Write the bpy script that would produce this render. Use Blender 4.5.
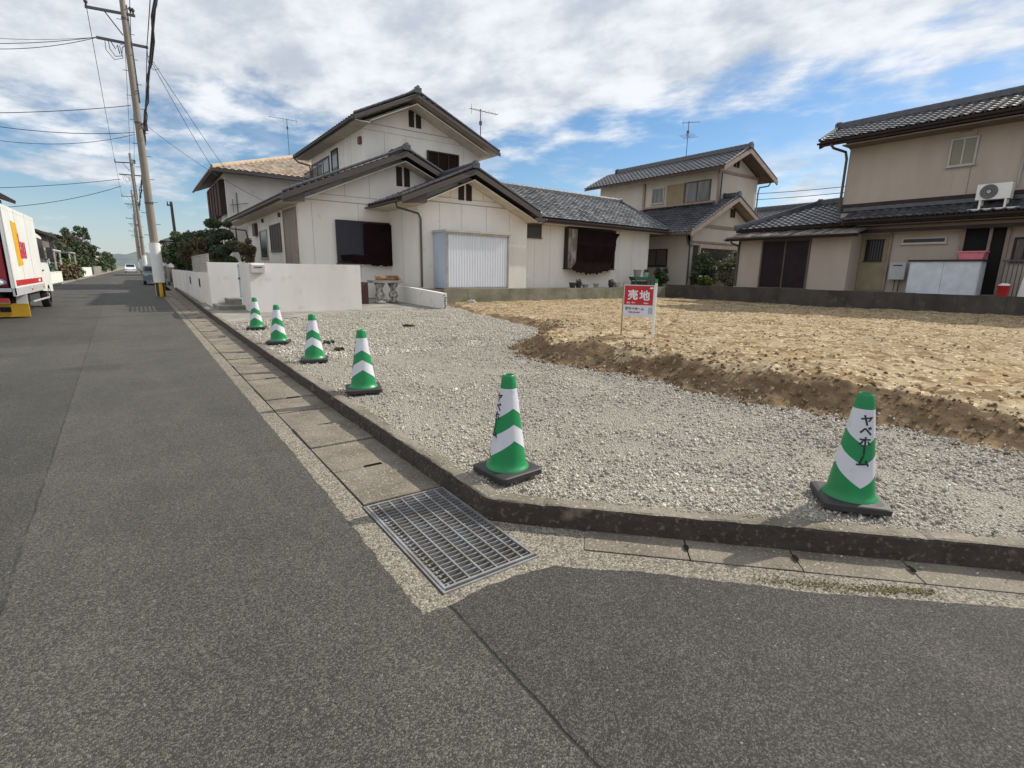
import bpy, math, random
import numpy as np
from mathutils import Vector, Matrix
rnd = random.Random(7)
rng = np.random.default_rng(11)
for o in list(bpy.data.objects): bpy.data.objects.remove(o)
SC = bpy.context.scene
COL = SC.collection

# ------------------------------------------------------------------ camera
CAM_H = 1.32; FPX = 507.0
PITCH, YAW, ROLL = math.radians(12.5), math.radians(35.9), math.radians(0.9)
fwd = Vector((math.sin(YAW)*math.cos(PITCH), math.cos(YAW)*math.cos(PITCH), -math.sin(PITCH)))
rt = Vector((math.cos(YAW), -math.sin(YAW), 0)); up = rt.cross(fwd)
c_, s_ = math.cos(ROLL), math.sin(ROLL)
rt, up = rt*c_+up*s_, up*c_-rt*s_
cam = bpy.data.cameras.new('camera'); camo = bpy.data.objects.new('camera', cam); COL.objects.link(camo)
cam.sensor_width = 36; cam.lens = FPX/1024*36; cam.clip_end = 6000; cam.clip_start = 0.05
M = Matrix((( rt.x, up.x, -fwd.x, 0), (rt.y, up.y, -fwd.y, 0), (rt.z, up.z, -fwd.z, CAM_H), (0,0,0,1)))
camo.matrix_world = M
SC.camera = camo

# ------------------------------------------------------------------ world, sun, exposure
SUN_AZ = math.radians(-8)      # direction towards the sun, measured from +X
SUN_EL = math.radians(38.5)
w = bpy.data.worlds.new('World'); SC.world = w; w.use_nodes = True
nt = w.node_tree; N = nt.nodes; L = nt.links; N.clear()
def nd(t, **k):
    n = N.new(t)
    for a, b in k.items(): setattr(n, a, b)
    return n
out = nd('ShaderNodeOutputWorld')
sky = nd('ShaderNodeTexSky', sky_type='NISHITA', sun_disc=False, sun_elevation=SUN_EL, sun_rotation=math.pi/2-SUN_AZ)
sky.air_density = 1.0; sky.dust_density = 0.3; sky.ozone_density = 2.2
tc = nd('ShaderNodeTexCoord')
def vmath(op, a, b=None, val=None):
    n = nd('ShaderNodeVectorMath', operation=op); L.new(a, n.inputs[0])
    if b is not None: n.inputs[1].default_value = b
    return n
def mth(op, a, b=0.5, c=None, clamp=False):
    n = nd('ShaderNodeMath', operation=op, use_clamp=clamp)
    for i, x in enumerate((a, b, c)):
        if x is None: continue
        if isinstance(x, (int, float)): n.inputs[i].default_value = x
        else: L.new(x, n.inputs[i])
    return n.outputs[0]
def ramp01(x, a, b):
    n = nd('ShaderNodeMapRange', clamp=True, interpolation_type='SMOOTHSTEP')
    L.new(x, n.inputs[0]); n.inputs[1].default_value = a; n.inputs[2].default_value = b
    return n.outputs[0]
D = vmath('NORMALIZE', tc.outputs['Generated']).outputs[0]
sx = nd('ShaderNodeSeparateXYZ'); L.new(D, sx.inputs[0])
dz = mth('ADD', mth('MAXIMUM', sx.outputs[2], 0.0), 0.10)
cu = nd('ShaderNodeCombineXYZ'); L.new(mth('DIVIDE', sx.outputs[0], dz), cu.inputs[0]); L.new(mth('DIVIDE', sx.outputs[1], dz), cu.inputs[1])
def noise(vec, scale, det=8, rough=0.55, dist=0.0):
    n = nd('ShaderNodeTexNoise', noise_dimensions='3D'); L.new(vec, n.inputs['Vector'])
    n.inputs['Scale'].default_value = scale; n.inputs['Detail'].default_value = det
    n.inputs['Roughness'].default_value = rough; n.inputs['Distortion'].default_value = dist
    return n.outputs['Fac']
# stretch the cloud pattern along the band's direction
mp = nd('ShaderNodeMapping'); L.new(cu.outputs[0], mp.inputs[0]); mp.inputs['Rotation'].default_value = (0,0,0.9); mp.inputs['Scale'].default_value = (1.0, 0.80, 1)
n1 = noise(mp.outputs[0], 0.9, 12, 0.60, 0.15)
n2 = noise(mp.outputs[0], 3.6, 10, 0.60, 0.1)
n3 = noise(D, 6.0, 9, 0.6, 0.1)
def plane(p, q):
    n = Vector(p).cross(Vector(q)).normalized()
    if n.z < 0: n = -n
    return n
nA = plane((.519,.826,.209), (.935,.207,.280)); nB = plane((-.12,.971,.200), (.52,.827,.205))
dA = nd('ShaderNodeVectorMath', operation='DOT_PRODUCT'); L.new(D, dA.inputs[0]); dA.inputs[1].default_value = nA
dB = nd('ShaderNodeVectorMath', operation='DOT_PRODUCT'); L.new(D, dB.inputs[0]); dB.inputs[1].default_value = nB
mn = mth('MINIMUM', dA.outputs['Value'], dB.outputs['Value'])
band = mth('ADD', mth('MULTIPLY', mn, 4.2), mth('ADD', mth('MULTIPLY', mth('SUBTRACT', n1, 0.5), 1.5), mth('MULTIPLY', mth('SUBTRACT', n2, 0.5), 0.6)))
f1 = ramp01(band, -0.17, 0.17)
lowmask = mth('SUBTRACT', 1.0, ramp01(sx.outputs[2], 0.10, 0.26))
mp3 = nd('ShaderNodeMapping'); L.new(D, mp3.inputs[0]); mp3.inputs['Scale'].default_value = (1, 1, 3.0); mp3.inputs['Location'].default_value = (0.37, 0.2, 0.1)
n4 = noise(mp3.outputs[0], 4.0, 9, 0.58, 0.1)
f2 = mth('MULTIPLY', ramp01(n4, 0.50, 0.62), lowmask)
f2b = mth('MULTIPLY', ramp01(n4, 0.58, 0.72), 0.35)
fac = mth('MAXIMUM', mth('MULTIPLY', f1, 0.97), mth('MAXIMUM', f2, f2b), clamp=True)
shade = ramp01(mth('ADD', mth('MULTIPLY', n2, 0.6), mth('MULTIPLY', n3, 0.4)), 0.36, 0.62)
cr = nd('ShaderNodeMix', data_type='RGBA'); L.new(shade, cr.inputs[0])
cr.inputs[6].default_value = (0.52, 0.575, 0.65, 1); cr.inputs[7].default_value = (0.88, 0.905, 0.94, 1)
# clouds behind the camera are set slightly brighter, added as fill for shaded walls
bk = ramp01(sx.outputs[1], -0.75, 0.25)
bri = nd('ShaderNodeMapRange'); L.new(bk, bri.inputs[0]); bri.inputs[3].default_value = 1.05; bri.inputs[4].default_value = 0.98
hsv = nd('ShaderNodeHueSaturation'); hsv.inputs['Saturation'].default_value = 1.22; L.new(sky.outputs[0], hsv.inputs['Color'])
bgs = nd('ShaderNodeBackground'); L.new(hsv.outputs[0], bgs.inputs[0]); bgs.inputs[1].default_value = 0.108
bgc = nd('ShaderNodeBackground'); L.new(cr.outputs[2], bgc.inputs[0]); L.new(bri.outputs[0], bgc.inputs[1])
hz = mth('MULTIPLY', mth('SUBTRACT', 1.0, ramp01(sx.outputs[2], -0.02, 0.17)), 0.55)
hm = nd('ShaderNodeMixShader'); bgh = nd('ShaderNodeBackground'); bgh.inputs[0].default_value = (0.50, 0.62, 0.80, 1); bgh.inputs[1].default_value = 0.85
L.new(hz, hm.inputs[0]); L.new(bgs.outputs[0], hm.inputs[1]); L.new(bgh.outputs[0], hm.inputs[2])
mx = nd('ShaderNodeMixShader'); L.new(fac, mx.inputs[0]); L.new(hm.outputs[0], mx.inputs[1]); L.new(bgc.outputs[0], mx.inputs[2])
L.new(mx.outputs[0], out.inputs[0])
sl = bpy.data.lights.new('sun', 'SUN'); sl.energy = 4.6; sl.angle = math.radians(0.6); sl.color = (1.0, 0.93, 0.82)
so = bpy.data.objects.new('sun', sl); COL.objects.link(so)
sdir = Vector((math.cos(SUN_AZ)*math.cos(SUN_EL), math.sin(SUN_AZ)*math.cos(SUN_EL), math.sin(SUN_EL)))
so.rotation_euler = sdir.to_track_quat('Z', 'Y').to_euler(); so.location = (0, 0, 40)
vs = SC.view_settings; vs.view_transform = 'Standard'; vs.look = 'None'; vs.exposure = 0.13; vs.gamma = 1.0; vs.use_curve_mapping = False

# ------------------------------------------------------------------ helpers
class MB:
    def __init__(s): s.v = []; s.f = []; s.m = []; s.t = []
    def add(s, vs, fs, m=0, t=0.5):
        b = len(s.v); s.v += [tuple(x) for x in vs]
        for f in fs: s.f.append(tuple(i+b for i in f)); s.m.append(m); s.t.append(t)
    def box(s, x0, x1, y0, y1, z0, z1, m=0, t=0.5):
        s.add([(x0,y0,z0),(x1,y0,z0),(x1,y1,z0),(x0,y1,z0),(x0,y0,z1),(x1,y0,z1),(x1,y1,z1),(x0,y1,z1)],
              [(0,3,2,1),(4,5,6,7),(0,1,5,4),(1,2,6,5),(2,3,7,6),(3,0,4,7)], m, t)
    def obox(s, c, ax, ay, az, hx, hy, hz, m=0):
        c = Vector(c); ax, ay, az = Vector(ax).normalized()*hx, Vector(ay).normalized()*hy, Vector(az).normalized()*hz
        vs = [c+ax*i+ay*j+az*k for k in (-1,1) for i, j in ((-1,-1),(1,-1),(1,1),(-1,1))]
        s.add(vs, [(0,3,2,1),(4,5,6,7),(0,1,5,4),(1,2,6,5),(2,3,7,6),(3,0,4,7)], m)
    def bar(s, p, q, wd, ht, m=0, upv=(0,0,1)):
        p, q = Vector(p), Vector(q); d = (q-p); l = d.length; d.normalize()
        u = Vector(upv); sd = d.cross(u)
        if sd.length < 1e-4: sd = d.cross(Vector((1,0,0)))
        sd.normalize(); u = sd.cross(d)
        s.obox((p+q)/2, d, sd, u, l/2, wd/2, ht/2, m)
    def quad(s, a, b, c, d, m=0, t=0.5): s.add([a,b,c,d], [(0,1,2,3)], m, t)
    def prism(s, pts, a0, a1, ax='y', m=0):
        # pts: 2D outline; ax: the axis along which it is extruded
        def P(p, a): return {'y': (p[0], a, p[1]), 'x': (a, p[0], p[1]), 'z': (p[0], p[1], a)}[ax]
        n = len(pts); vs = [P(p, a0) for p in pts]+[P(p, a1) for p in pts]
        fs = [tuple(range(n)), tuple(range(2*n-1, n-1, -1))]+[(i, (i+1)%n, n+(i+1)%n, n+i) for i in range(n)]
        s.add(vs, fs, m)
    def tube(s, pts, r, seg=8, m=0, cap=True):
        pts = [Vector(p) for p in pts]; n = len(pts); b = len(s.v)
        rr = r if isinstance(r, (list, tuple)) else [r]*n
        ref = None
        for i, p in enumerate(pts):
            d = (pts[min(i+1, n-1)]-pts[max(i-1, 0)]).normalized()
            if ref is None:
                ref = d.cross(Vector((0,0,1)))
                if ref.length < 1e-3: ref = d.cross(Vector((1,0,0)))
            a = (ref - d*ref.dot(d)).normalized(); ref = a; c = d.cross(a)
            for k in range(seg):
                th = 2*math.pi*k/seg
                s.v.append(tuple(p+(a*math.cos(th)+c*math.sin(th))*rr[i]))
        for i in range(n-1):
            for k in range(seg):
                s.f.append((b+i*seg+k, b+i*seg+(k+1)%seg, b+(i+1)*seg+(k+1)%seg, b+(i+1)*seg+k)); s.m.append(m); s.t.append(.5)
        if cap:
            s.f.append(tuple(b+k for k in range(seg-1,-1,-1))); s.m.append(m); s.t.append(.5)
            s.f.append(tuple(b+(n-1)*seg+k for k in range(seg))); s.m.append(m); s.t.append(.5)
    def lathe(s, prof, c=(0,0,0), seg=32, m=0):
        b = len(s.v); n = len(prof)
        for r, z in prof:
            for k in range(seg):
                th = 2*math.pi*k/seg; s.v.append((c[0]+r*math.cos(th), c[1]+r*math.sin(th), c[2]+z))
        for i in range(n-1):
            for k in range(seg):
                s.f.append((b+i*seg+k, b+i*seg+(k+1)%seg, b+(i+1)*seg+(k+1)%seg, b+(i+1)*seg+k)); s.m.append(m); s.t.append(.5)
        s.f.append(tuple(b+(n-1)*seg+k for k in range(seg))); s.m.append(m); s.t.append(.5)
        s.f.append(tuple(b+k for k in range(seg-1,-1,-1))); s.m.append(m); s.t.append(.5)
    def blob(s, c, r, m=0, seg=10, jit=0.15):
        b = len(s.v); R = rnd.random
        for i in range(1, seg//2+1):
            ph = math.pi*i/(seg//2+1)
            for k in range(seg):
                th = 2*math.pi*k/seg; q = 1+jit*(R()*2-1)
                s.v.append((c[0]+r[0]*q*math.sin(ph)*math.cos(th), c[1]+r[1]*q*math.sin(ph)*math.sin(th), c[2]+r[2]*q*math.cos(ph)))
        for i in range(seg//2-1):
            for k in range(seg):
                s.f.append((b+i*seg+k, b+(i+1)*seg+k, b+(i+1)*seg+(k+1)%seg, b+i*seg+(k+1)%seg)); s.m.append(m); s.t.append(.5)
        s.f.append(tuple(b+k for k in range(seg))); s.m.append(m); s.t.append(.5)
        s.f.append(tuple(b+(seg//2-1)*seg+k for k in range(seg-1,-1,-1))); s.m.append(m); s.t.append(.5)
    def build(s, name, mats, parent=None, smooth=False, local=False, autosm=False):
        off = Vector((0,0,0))
        if parent is not None and not local:
            p = parent
            while p is not None: off += Vector(p.location); p = p.parent
        me = bpy.data.meshes.new(name)
        v = np.array(s.v, dtype=np.float64).reshape(-1,3) - np.array(off)
        me.from_pydata(v.tolist(), [], s.f)
        if not isinstance(mats, (list, tuple)): mats = [mats]
        for m in mats: me.materials.append(m)
        me.polygons.foreach_set('material_index', s.m)
        at = me.attributes.new('tint', 'FLOAT', 'FACE'); at.data.foreach_set('value', s.t)
        if smooth: me.polygons.foreach_set('use_smooth', [True]*len(s.f))
        me.update()
        if autosm:
            try: me.set_sharp_from_angle(angle=math.radians(35))
            except Exception: pass
        o = bpy.data.objects.new(name, me); COL.objects.link(o)
        if parent is not None: o.parent = parent
        return o
def tag(o, label=None, cat=None, group=None, kind=None):
    if label: o['label'] = label
    if cat: o['category'] = cat
    if group: o['group'] = group
    if kind: o['kind'] = kind
    return o
def thing(name, label, cat, loc=(0,0,0), group=None):
    o = bpy.data.objects.new(name, None); o.empty_display_size = 0.2; COL.objects.link(o); o.location = loc
    return tag(o, label, cat, group)
def copy_tree(o, parent=None):
    c = o.copy(); COL.objects.link(c)
    if parent is not None: c.parent = parent
    for ch in [x for x in bpy.data.objects if x.parent == o and x.name in KIDS.get(o.name, {x.name})]: copy_tree(ch, c)
    return c
KIDS = {}

# ------------------------------------------------------------------ materials
MATS = {}
def mat(name, col, rough=0.7, col2=None, scale=3.0, stretch=(1,1,1), amt=1.0, bump=0.0, bscale=60.0, metal=0.0, tint=0.0, spots=None, det=6, spec=0.5, lo=.35, hi=.65, coat=0):
    if name in MATS: return MATS[name]
    m = bpy.data.materials.new(name); m.use_nodes = True; t = m.node_tree; n = t.nodes; l = t.links
    b = n['Principled BSDF']; b.inputs['Roughness'].default_value = rough; b.inputs['Metallic'].default_value = metal
    b.inputs['Specular IOR Level'].default_value = spec
    if coat: b.inputs['Coat Weight'].default_value = coat; b.inputs['Coat Roughness'].default_value = .1
    tc = n.new('ShaderNodeTexCoord'); src = None
    c4 = (*col, 1); 
    if col2 is None: col2 = tuple(x*0.8 for x in col)
    mp = n.new('ShaderNodeMapping'); l.new(tc.outputs['Object'], mp.inputs[0]); mp.inputs['Scale'].default_value = stretch
    nz = n.new('ShaderNodeTexNoise'); l.new(mp.outputs[0], nz.inputs['Vector']); nz.inputs['Scale'].default_value = scale; nz.inputs['Detail'].default_value = det; nz.inputs['Roughness'].default_value = .6
    mr = n.new('ShaderNodeMapRange'); l.new(nz.outputs['Fac'], mr.inputs[0]); mr.inputs[1].default_value = lo; mr.inputs[2].default_value = hi; mr.inputs[4].default_value = amt
    mx = n.new('ShaderNodeMix'); mx.data_type = 'RGBA'; l.new(mr.outputs[0], mx.inputs[0]); mx.inputs[6].default_value = c4; mx.inputs[7].default_value = (*col2, 1)
    src = mx.outputs[2]
    if tint:
        at = n.new('ShaderNodeAttribute'); at.attribute_name = 'tint'
        r2 = n.new('ShaderNodeMapRange'); l.new(at.outputs['Fac'], r2.inputs[0]); r2.inputs[3].default_value = 1-tint; r2.inputs[4].default_value = 1+tint
        hs = n.new('ShaderNodeHueSaturation'); l.new(r2.outputs[0], hs.inputs['Value']); l.new(src, hs.inputs['Color']); src = hs.outputs[0]
    if spots:
        for (sc, thr, cc, sf) in spots:
            z = n.new('ShaderNodeTexNoise'); l.new(tc.outputs['Object'], z.inputs['Vector']); z.inputs['Scale'].default_value = sc; z.inputs['Detail'].default_value = 3
            r = n.new('ShaderNodeMapRange'); l.new(z.outputs['Fac'], r.inputs[0]); r.inputs[1].default_value = thr; r.inputs[2].default_value = thr+sf
            x = n.new('ShaderNodeMix'); x.data_type = 'RGBA'; l.new(r.outputs[0], x.inputs[0]); l.new(src, x.inputs[6]); x.inputs[7].default_value = (*cc, 1); src = x.outputs[2]
    l.new(src, b.inputs['Base Color'])
    if bump:
        z = n.new('ShaderNodeTexNoise'); l.new(tc.outputs['Object'], z.inputs['Vector']); z.inputs['Scale'].default_value = bscale; z.inputs['Detail'].default_value = 4
        bp = n.new('ShaderNodeBump'); bp.inputs['Strength'].default_value = bump; bp.inputs['Distance'].default_value = .01; l.new(z.outputs['Fac'], bp.inputs['Height']); l.new(bp.outputs[0], b.inputs['Normal'])
    MATS[name] = m; return m

WALL = mat('cream_siding', (.82,.785,.725), .8, (.64,.60,.535), .9, (1,1,.35), .75, .15, 120, lo=.40, hi=.80, spots=[(2.3,.66,(.58,.54,.47),.2)])
WALLW = mat('white_stucco', (.76,.735,.71), .9, (.62,.59,.55), .7, (1,1,.3), .8, .5, 90, spots=[(2.6,.60,(.55,.52,.47),.2)])
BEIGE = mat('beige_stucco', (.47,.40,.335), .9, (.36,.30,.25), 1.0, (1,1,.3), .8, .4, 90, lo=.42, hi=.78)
BEIGE2 = mat('pale_beige_stucco', (.57,.52,.445), .9, (.44,.40,.33), 1.0, (1,1,.3), .7, .4, 90, lo=.42, hi=.78)
SEAM = mat('panel_seam', (.42,.38,.33), .9)
TILE = mat('dark_grey_roof_tile', (.050,.052,.062), .28, (.085,.087,.098), 6, tint=.35, spec=.6)
TILEOLD = mat('weathered_grey_roof_tile', (.085,.087,.095), .5, (.18,.182,.19), 3, tint=.6, lo=.3, hi=.75)
TILETAN = mat('tan_roof_tile', (.47,.38,.29), .75, (.38,.30,.22), 1.5, tint=.32)
DBROWN = mat('dark_brown_trim', (.030,.020,.018), .6, (.045,.03,.026), spec=.25)
BROWN = mat('brown_trim', (.13,.09,.07), .6, (.09,.06,.05))
TAUPE = mat('taupe_trim', (.33,.25,.21), .7, (.24,.18,.15))
SOFFIT = mat('soffit_cream', (.62,.56,.46), .8)
GLASS = mat('dark_window_glass', (.014,.013,.016), .12, (.025,.022,.025), .6, spec=.35)
SLAT = mat('dark_brown_shutter', (.030,.018,.014), .8, (.012,.008,.007), 5, (4,4,.3), spec=.1)
CURT = mat('curtained_window_glass', (.20,.20,.19), .12, (.10,.10,.10), 2.5, (3,3,.3))
ALU = mat('aluminium_frame', (.42,.40,.37), .4, metal=.4)
GUT = mat('brown_gutter_pipe', (.085,.07,.065), .45)
CONC = mat('weathered_concrete', (.30,.285,.25), .9, (.15,.14,.12), 1.6, (1,1,1), .9, .8, 60, spots=[(9,.62,(.10,.095,.08),.1)])
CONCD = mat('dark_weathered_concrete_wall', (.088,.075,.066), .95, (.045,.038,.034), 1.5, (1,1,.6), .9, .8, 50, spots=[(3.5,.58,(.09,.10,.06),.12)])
CONCM = mat('mossy_concrete_wall', (.27,.25,.20), .95, (.14,.14,.10), 1.2, (1,1,1.6), .9, .8, 50, spots=[(2.2,.56,(.14,.15,.08),.15)])
STEEL = mat('galvanised_steel', (.33,.34,.355), .5, (.22,.20,.175), 8, metal=.35)
SHEDW = mat('white_ribbed_steel', (.74,.77,.82), .45, (.66,.69,.75), .6, (1,1,.3))
SHEDB = mat('blue_grey_steel_side', (.44,.50,.60), .45, (.38,.43,.52), .6)
WHITE = mat('white_paint', (.78,.77,.74), .4, (.68,.67,.64), 2)
BLACK = mat('black_rubber', (.022,.020,.021), .6, (.035,.032,.032), 8)
RED = mat('red_paint', (.50,.015,.02), .4)
YEL = mat('yellow_paint', (.72,.42,.02), .45)
WOODP = mat('pale_wood', (.35,.24,.14), .8)
POLEC = mat('pole_concrete', (.27,.235,.195), .9, (.19,.165,.135), 2, (1,1,.3), .8, .4, 40)
METD = mat('dark_metal', (.10,.10,.105), .5, metal=.5)
WIRE = mat('black_wire_sheath', (.03,.03,.035), .6)
BARK = mat('bark', (.11,.075,.05), .95, (.06,.04,.03), 8, bump=.8, bscale=30)
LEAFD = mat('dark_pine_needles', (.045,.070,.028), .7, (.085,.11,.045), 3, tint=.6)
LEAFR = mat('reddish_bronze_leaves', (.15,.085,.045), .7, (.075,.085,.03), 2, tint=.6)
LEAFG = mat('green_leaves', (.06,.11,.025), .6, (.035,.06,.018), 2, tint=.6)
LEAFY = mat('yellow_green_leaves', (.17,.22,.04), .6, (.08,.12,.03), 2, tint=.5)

# --- asphalt
def asphalt_mat():
    m = bpy.data.materials.new('worn_asphalt'); m.use_nodes = True; t = m.node_tree; n = t.nodes; l = t.links
    b = n['Principled BSDF']; b.inputs['Roughness'].default_value = .82; b.inputs['Specular IOR Level'].default_value = .35
    g = n.new('ShaderNodeTexCoord'); P = g.outputs['Object']
    sp = n.new('ShaderNodeSeparateXYZ'); l.new(P, sp.inputs[0]); X, Y = sp.outputs[0], sp.outputs[1]
    def mt(op, a, b=.5, c=None, cl=False):
        q = n.new('ShaderNodeMath'); q.operation = op; q.use_clamp = cl
        for i, x in enumerate((a,b,c)):
            if x is None: continue
            if isinstance(x, (int,float)): q.inputs[i].default_value = x
            else: l.new(x, q.inputs[i])
        return q.outputs[0]
    def nz(s, d=4, r=.6, st=None):
        q = n.new('ShaderNodeTexNoise'); q.inputs['Scale'].default_value = s; q.inputs['Detail'].default_value = d; q.inputs['Roughness'].default_value = r
        if st:
            mp = n.new('ShaderNodeMapping'); mp.inputs['Scale'].default_value = st; l.new(P, mp.inputs[0]); l.new(mp.outputs[0], q.inputs['Vector'])
        else: l.new(P, q.inputs['Vector'])
        return q.outputs['Fac']
    def mr(x, a, b_, c=0., d=1.):
        q = n.new('ShaderNodeMapRange'); l.new(x, q.inputs[0])
        for i, v in zip((1,2,3,4), (a,b_,c,d)): q.inputs[i].default_value = v
        return q.outputs[0]
    def mix(f, a, b_, mode='MIX'):
        q = n.new('ShaderNodeMix'); q.data_type = 'RGBA'; q.blend_type = mode
        if isinstance(f, (int,float)): q.inputs[0].default_value = f
        else: l.new(f, q.inputs[0])
        for i, v in ((6,a),(7,b_)):
            if isinstance(v, tuple): q.inputs[i].default_value = (*v,1)
            else: l.new(v, q.inputs[i])
        return q.outputs[2]
    wob = mt('MULTIPLY', mt('SUBTRACT', nz(6, 5), .5), .06)
    wob2 = mt('MULTIPLY', mt('SUBTRACT', nz(1.2, 2), .5), .10)
    xw = mt('ADD', X, mt('ADD', wob, wob2))
    yw = mt('ADD', Y, wob); xs_ = mt('ADD', X, mt('MULTIPLY', wob, .45))
    # three patches of asphalt of different age, meeting at seams
    left = mr(mt('SUBTRACT', mt('SUBTRACT', -.52, mt('MULTIPLY', Y, .027)), xs_), -.01, .01)
    right = mt('MULTIPLY', mr(mt('SUBTRACT', xs_, .86), -.006, .006), mr(mt('SUBTRACT', 1.62, Y), 0, .02))
    base = mix(left, (.080,.077,.066), (.063,.060,.054))
    base = mix(right, base, (.064,.060,.056))
    band = mt('MULTIPLY', left, mt('MULTIPLY', mr(yw, 8.6, 8.64), mr(yw, 11.3, 11.25)))
    base = mix(band, base, (.080,.077,.066))
    far = mr(yw, 14.0, 14.05)
    base = mix(mt('MULTIPLY', far, .5), base, (.070,.067,.062))
    base = mix(mr(nz(.55, 5, .65), .38, .66), base, mix(1., base, (.78,.78,.79), 'MULTIPLY'))
    base = mix(mr(nz(2.4, 5, .7), .50, .74), base, mix(1., base, (1.22,1.21,1.17), 'MULTIPLY'))
    base = mix(mr(nz(1.0, 4, .6, (2.6,.22,1)), .42, .70), base, mix(1., base, (1.16,1.16,1.14), 'MULTIPLY'))
    base = mix(mr(nz(.8, 3, .5, (1.1,1.0,1)), .58, .72), base, mix(1., base, (.74,.74,.75), 'MULTIPLY'))
    # aggregate
    v = n.new('ShaderNodeTexVoronoi'); v.inputs['Scale'].default_value = 215; l.new(P, v.inputs['Vector'])
    ag = n.new('ShaderNodeSeparateColor'); l.new(v.outputs['Color'], ag.inputs[0])
    agf = mt('POWER', ag.outputs[0], 2.2)
    base = mix(1., base, mix(agf, (.45,.45,.46), (2.05,2.03,1.94)), 'MULTIPLY')
    v2 = n.new('ShaderNodeTexVoronoi'); v2.inputs['Scale'].default_value = 95; l.new(P, v2.inputs['Vector'])
    a2 = n.new('ShaderNodeSeparateColor'); l.new(v2.outputs['Color'], a2.inputs[0])
    spk = mt('MULTIPLY', mr(a2.outputs[1], .990, .996), mr(v2.outputs['Distance'], .42, .30))
    base = mix(spk, base, (.24,.225,.20))
    base = mix(mr(nz(38, 3, .8), .60, .74), base, mix(1., base, (.55,.55,.56), 'MULTIPLY'))
    # seams and cracks
    seamL = mr(mt('ABSOLUTE', mt('SUBTRACT', mt('SUBTRACT', -.52, mt('MULTIPLY', Y, .027)), xs_)), .003, .011, 1, 0)
    seamR = mt('MULTIPLY', mr(mt('ABSOLUTE', mt('SUBTRACT', xs_, .86)), .003, .010, 1, 0), mr(Y, 1.66, 1.62))
    seams = mt('MULTIPLY', mt('MAXIMUM', mt('MULTIPLY', seamL, .65), seamR), mr(nz(4.5, 3), .30, .50))
    base = mix(mt('MULTIPLY', seams, .85), base, (.020,.020,.016))
    l.new(base, b.inputs['Base Color'])
    bp = n.new('ShaderNodeBump'); bp.inputs['Strength'].default_value = .8; bp.inputs['Distance'].default_value = .0032
    hgt = mt('ADD', mt('MULTIPLY', v.outputs['Distance'], -1.1), mt('ADD', nz(340, 2), mt('MULTIPLY', seams, -2.0)))
    l.new(hgt, bp.inputs['Height']); l.new(bp.outputs[0], b.inputs['Normal'])
    return m
ASPH = asphalt_mat()

def stone_mat(name, colA, colB, scale, dark, big=(1,1,1), bumpd=.02, spread=.6, mud=None, ao=.3):
    m = bpy.data.materials.new(name); m.use_nodes = True; t = m.node_tree; n = t.nodes; l = t.links
    b = n['Principled BSDF']; b.inputs['Roughness'].default_value = .95; b.inputs['Specular IOR Level'].default_value = .2
    g = n.new('ShaderNodeTexCoord'); P = g.outputs['Object']
    v = n.new('ShaderNodeTexVoronoi'); v.inputs['Scale'].default_value = scale; l.new(P, v.inputs['Vector'])
    s = n.new('ShaderNodeSeparateColor'); l.new(v.outputs['Color'], s.inputs[0])
    mx = n.new('ShaderNodeMix'); mx.data_type = 'RGBA'; l.new(s.outputs[0], mx.inputs[0]); mx.inputs[6].default_value = (*colA,1); mx.inputs[7].default_value = (*colB,1)
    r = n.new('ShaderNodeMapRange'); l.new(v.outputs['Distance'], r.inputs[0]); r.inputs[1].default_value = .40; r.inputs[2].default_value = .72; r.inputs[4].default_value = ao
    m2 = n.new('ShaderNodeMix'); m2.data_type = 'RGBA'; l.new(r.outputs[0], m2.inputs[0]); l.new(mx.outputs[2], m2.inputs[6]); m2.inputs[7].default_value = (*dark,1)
    z = n.new('ShaderNodeTexNoise'); z.inputs['Scale'].default_value = .9; z.inputs['Detail'].default_value = 6; l.new(P, z.inputs['Vector'])
    r2 = n.new('ShaderNodeMapRange'); l.new(z.outputs['Fac'], r2.inputs[0]); r2.inputs[1].default_value = .38; r2.inputs[2].default_value = .68; r2.inputs[4].default_value = spread
    m3 = n.new('ShaderNodeMix'); m3.data_type = 'RGBA'; l.new(r2.outputs[0], m3.inputs[0]); l.new(m2.outputs[2], m3.inputs[6])
    if mud:
        m3.inputs[7].default_value = (*mud,1)
    else:
        q = n.new('ShaderNodeMix'); q.data_type = 'RGBA'; q.blend_type = 'MULTIPLY'; q.inputs[0].default_value = 1; l.new(m2.outputs[2], q.inputs[6]); q.inputs[7].default_value = (.72,.72,.72,1); l.new(q.outputs[2], m3.inputs[7])
    l.new(m3.outputs[2], b.inputs['Base Color'])
    bp = n.new('ShaderNodeBump'); bp.inputs['Strength'].default_value = .9; bp.inputs['Distance'].default_value = bumpd; bp.invert = True
    l.new(v.outputs['Distance'], bp.inputs['Height']); l.new(bp.outputs[0], b.inputs['Normal'])
    return m
AGG = stone_mat('exposed_aggregate_concrete', (.11,.095,.075), (.40,.36,.30), 105, (.08,.07,.055), bumpd=.006, spread=.8)
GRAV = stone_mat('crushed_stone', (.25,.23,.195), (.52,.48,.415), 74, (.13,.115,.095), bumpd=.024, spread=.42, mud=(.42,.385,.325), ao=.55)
STONE = mat('loose_crushed_stone', (.47,.44,.38), .95, (.33,.305,.265), 1.6, tint=.55, spec=.2)
SOIL = mat('dry_tan_soil', (.375,.30,.195), .98, (.235,.175,.11), 1.1, (1,.55,1), .85, 1.0, 18, spots=[(1.3,.49,(.29,.215,.125),.10),(3.4,.52,(.185,.125,.068),.09),(9,.56,(.17,.115,.06),.07),(16,.57,(.52,.43,.29),.08)], spec=.05)
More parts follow.
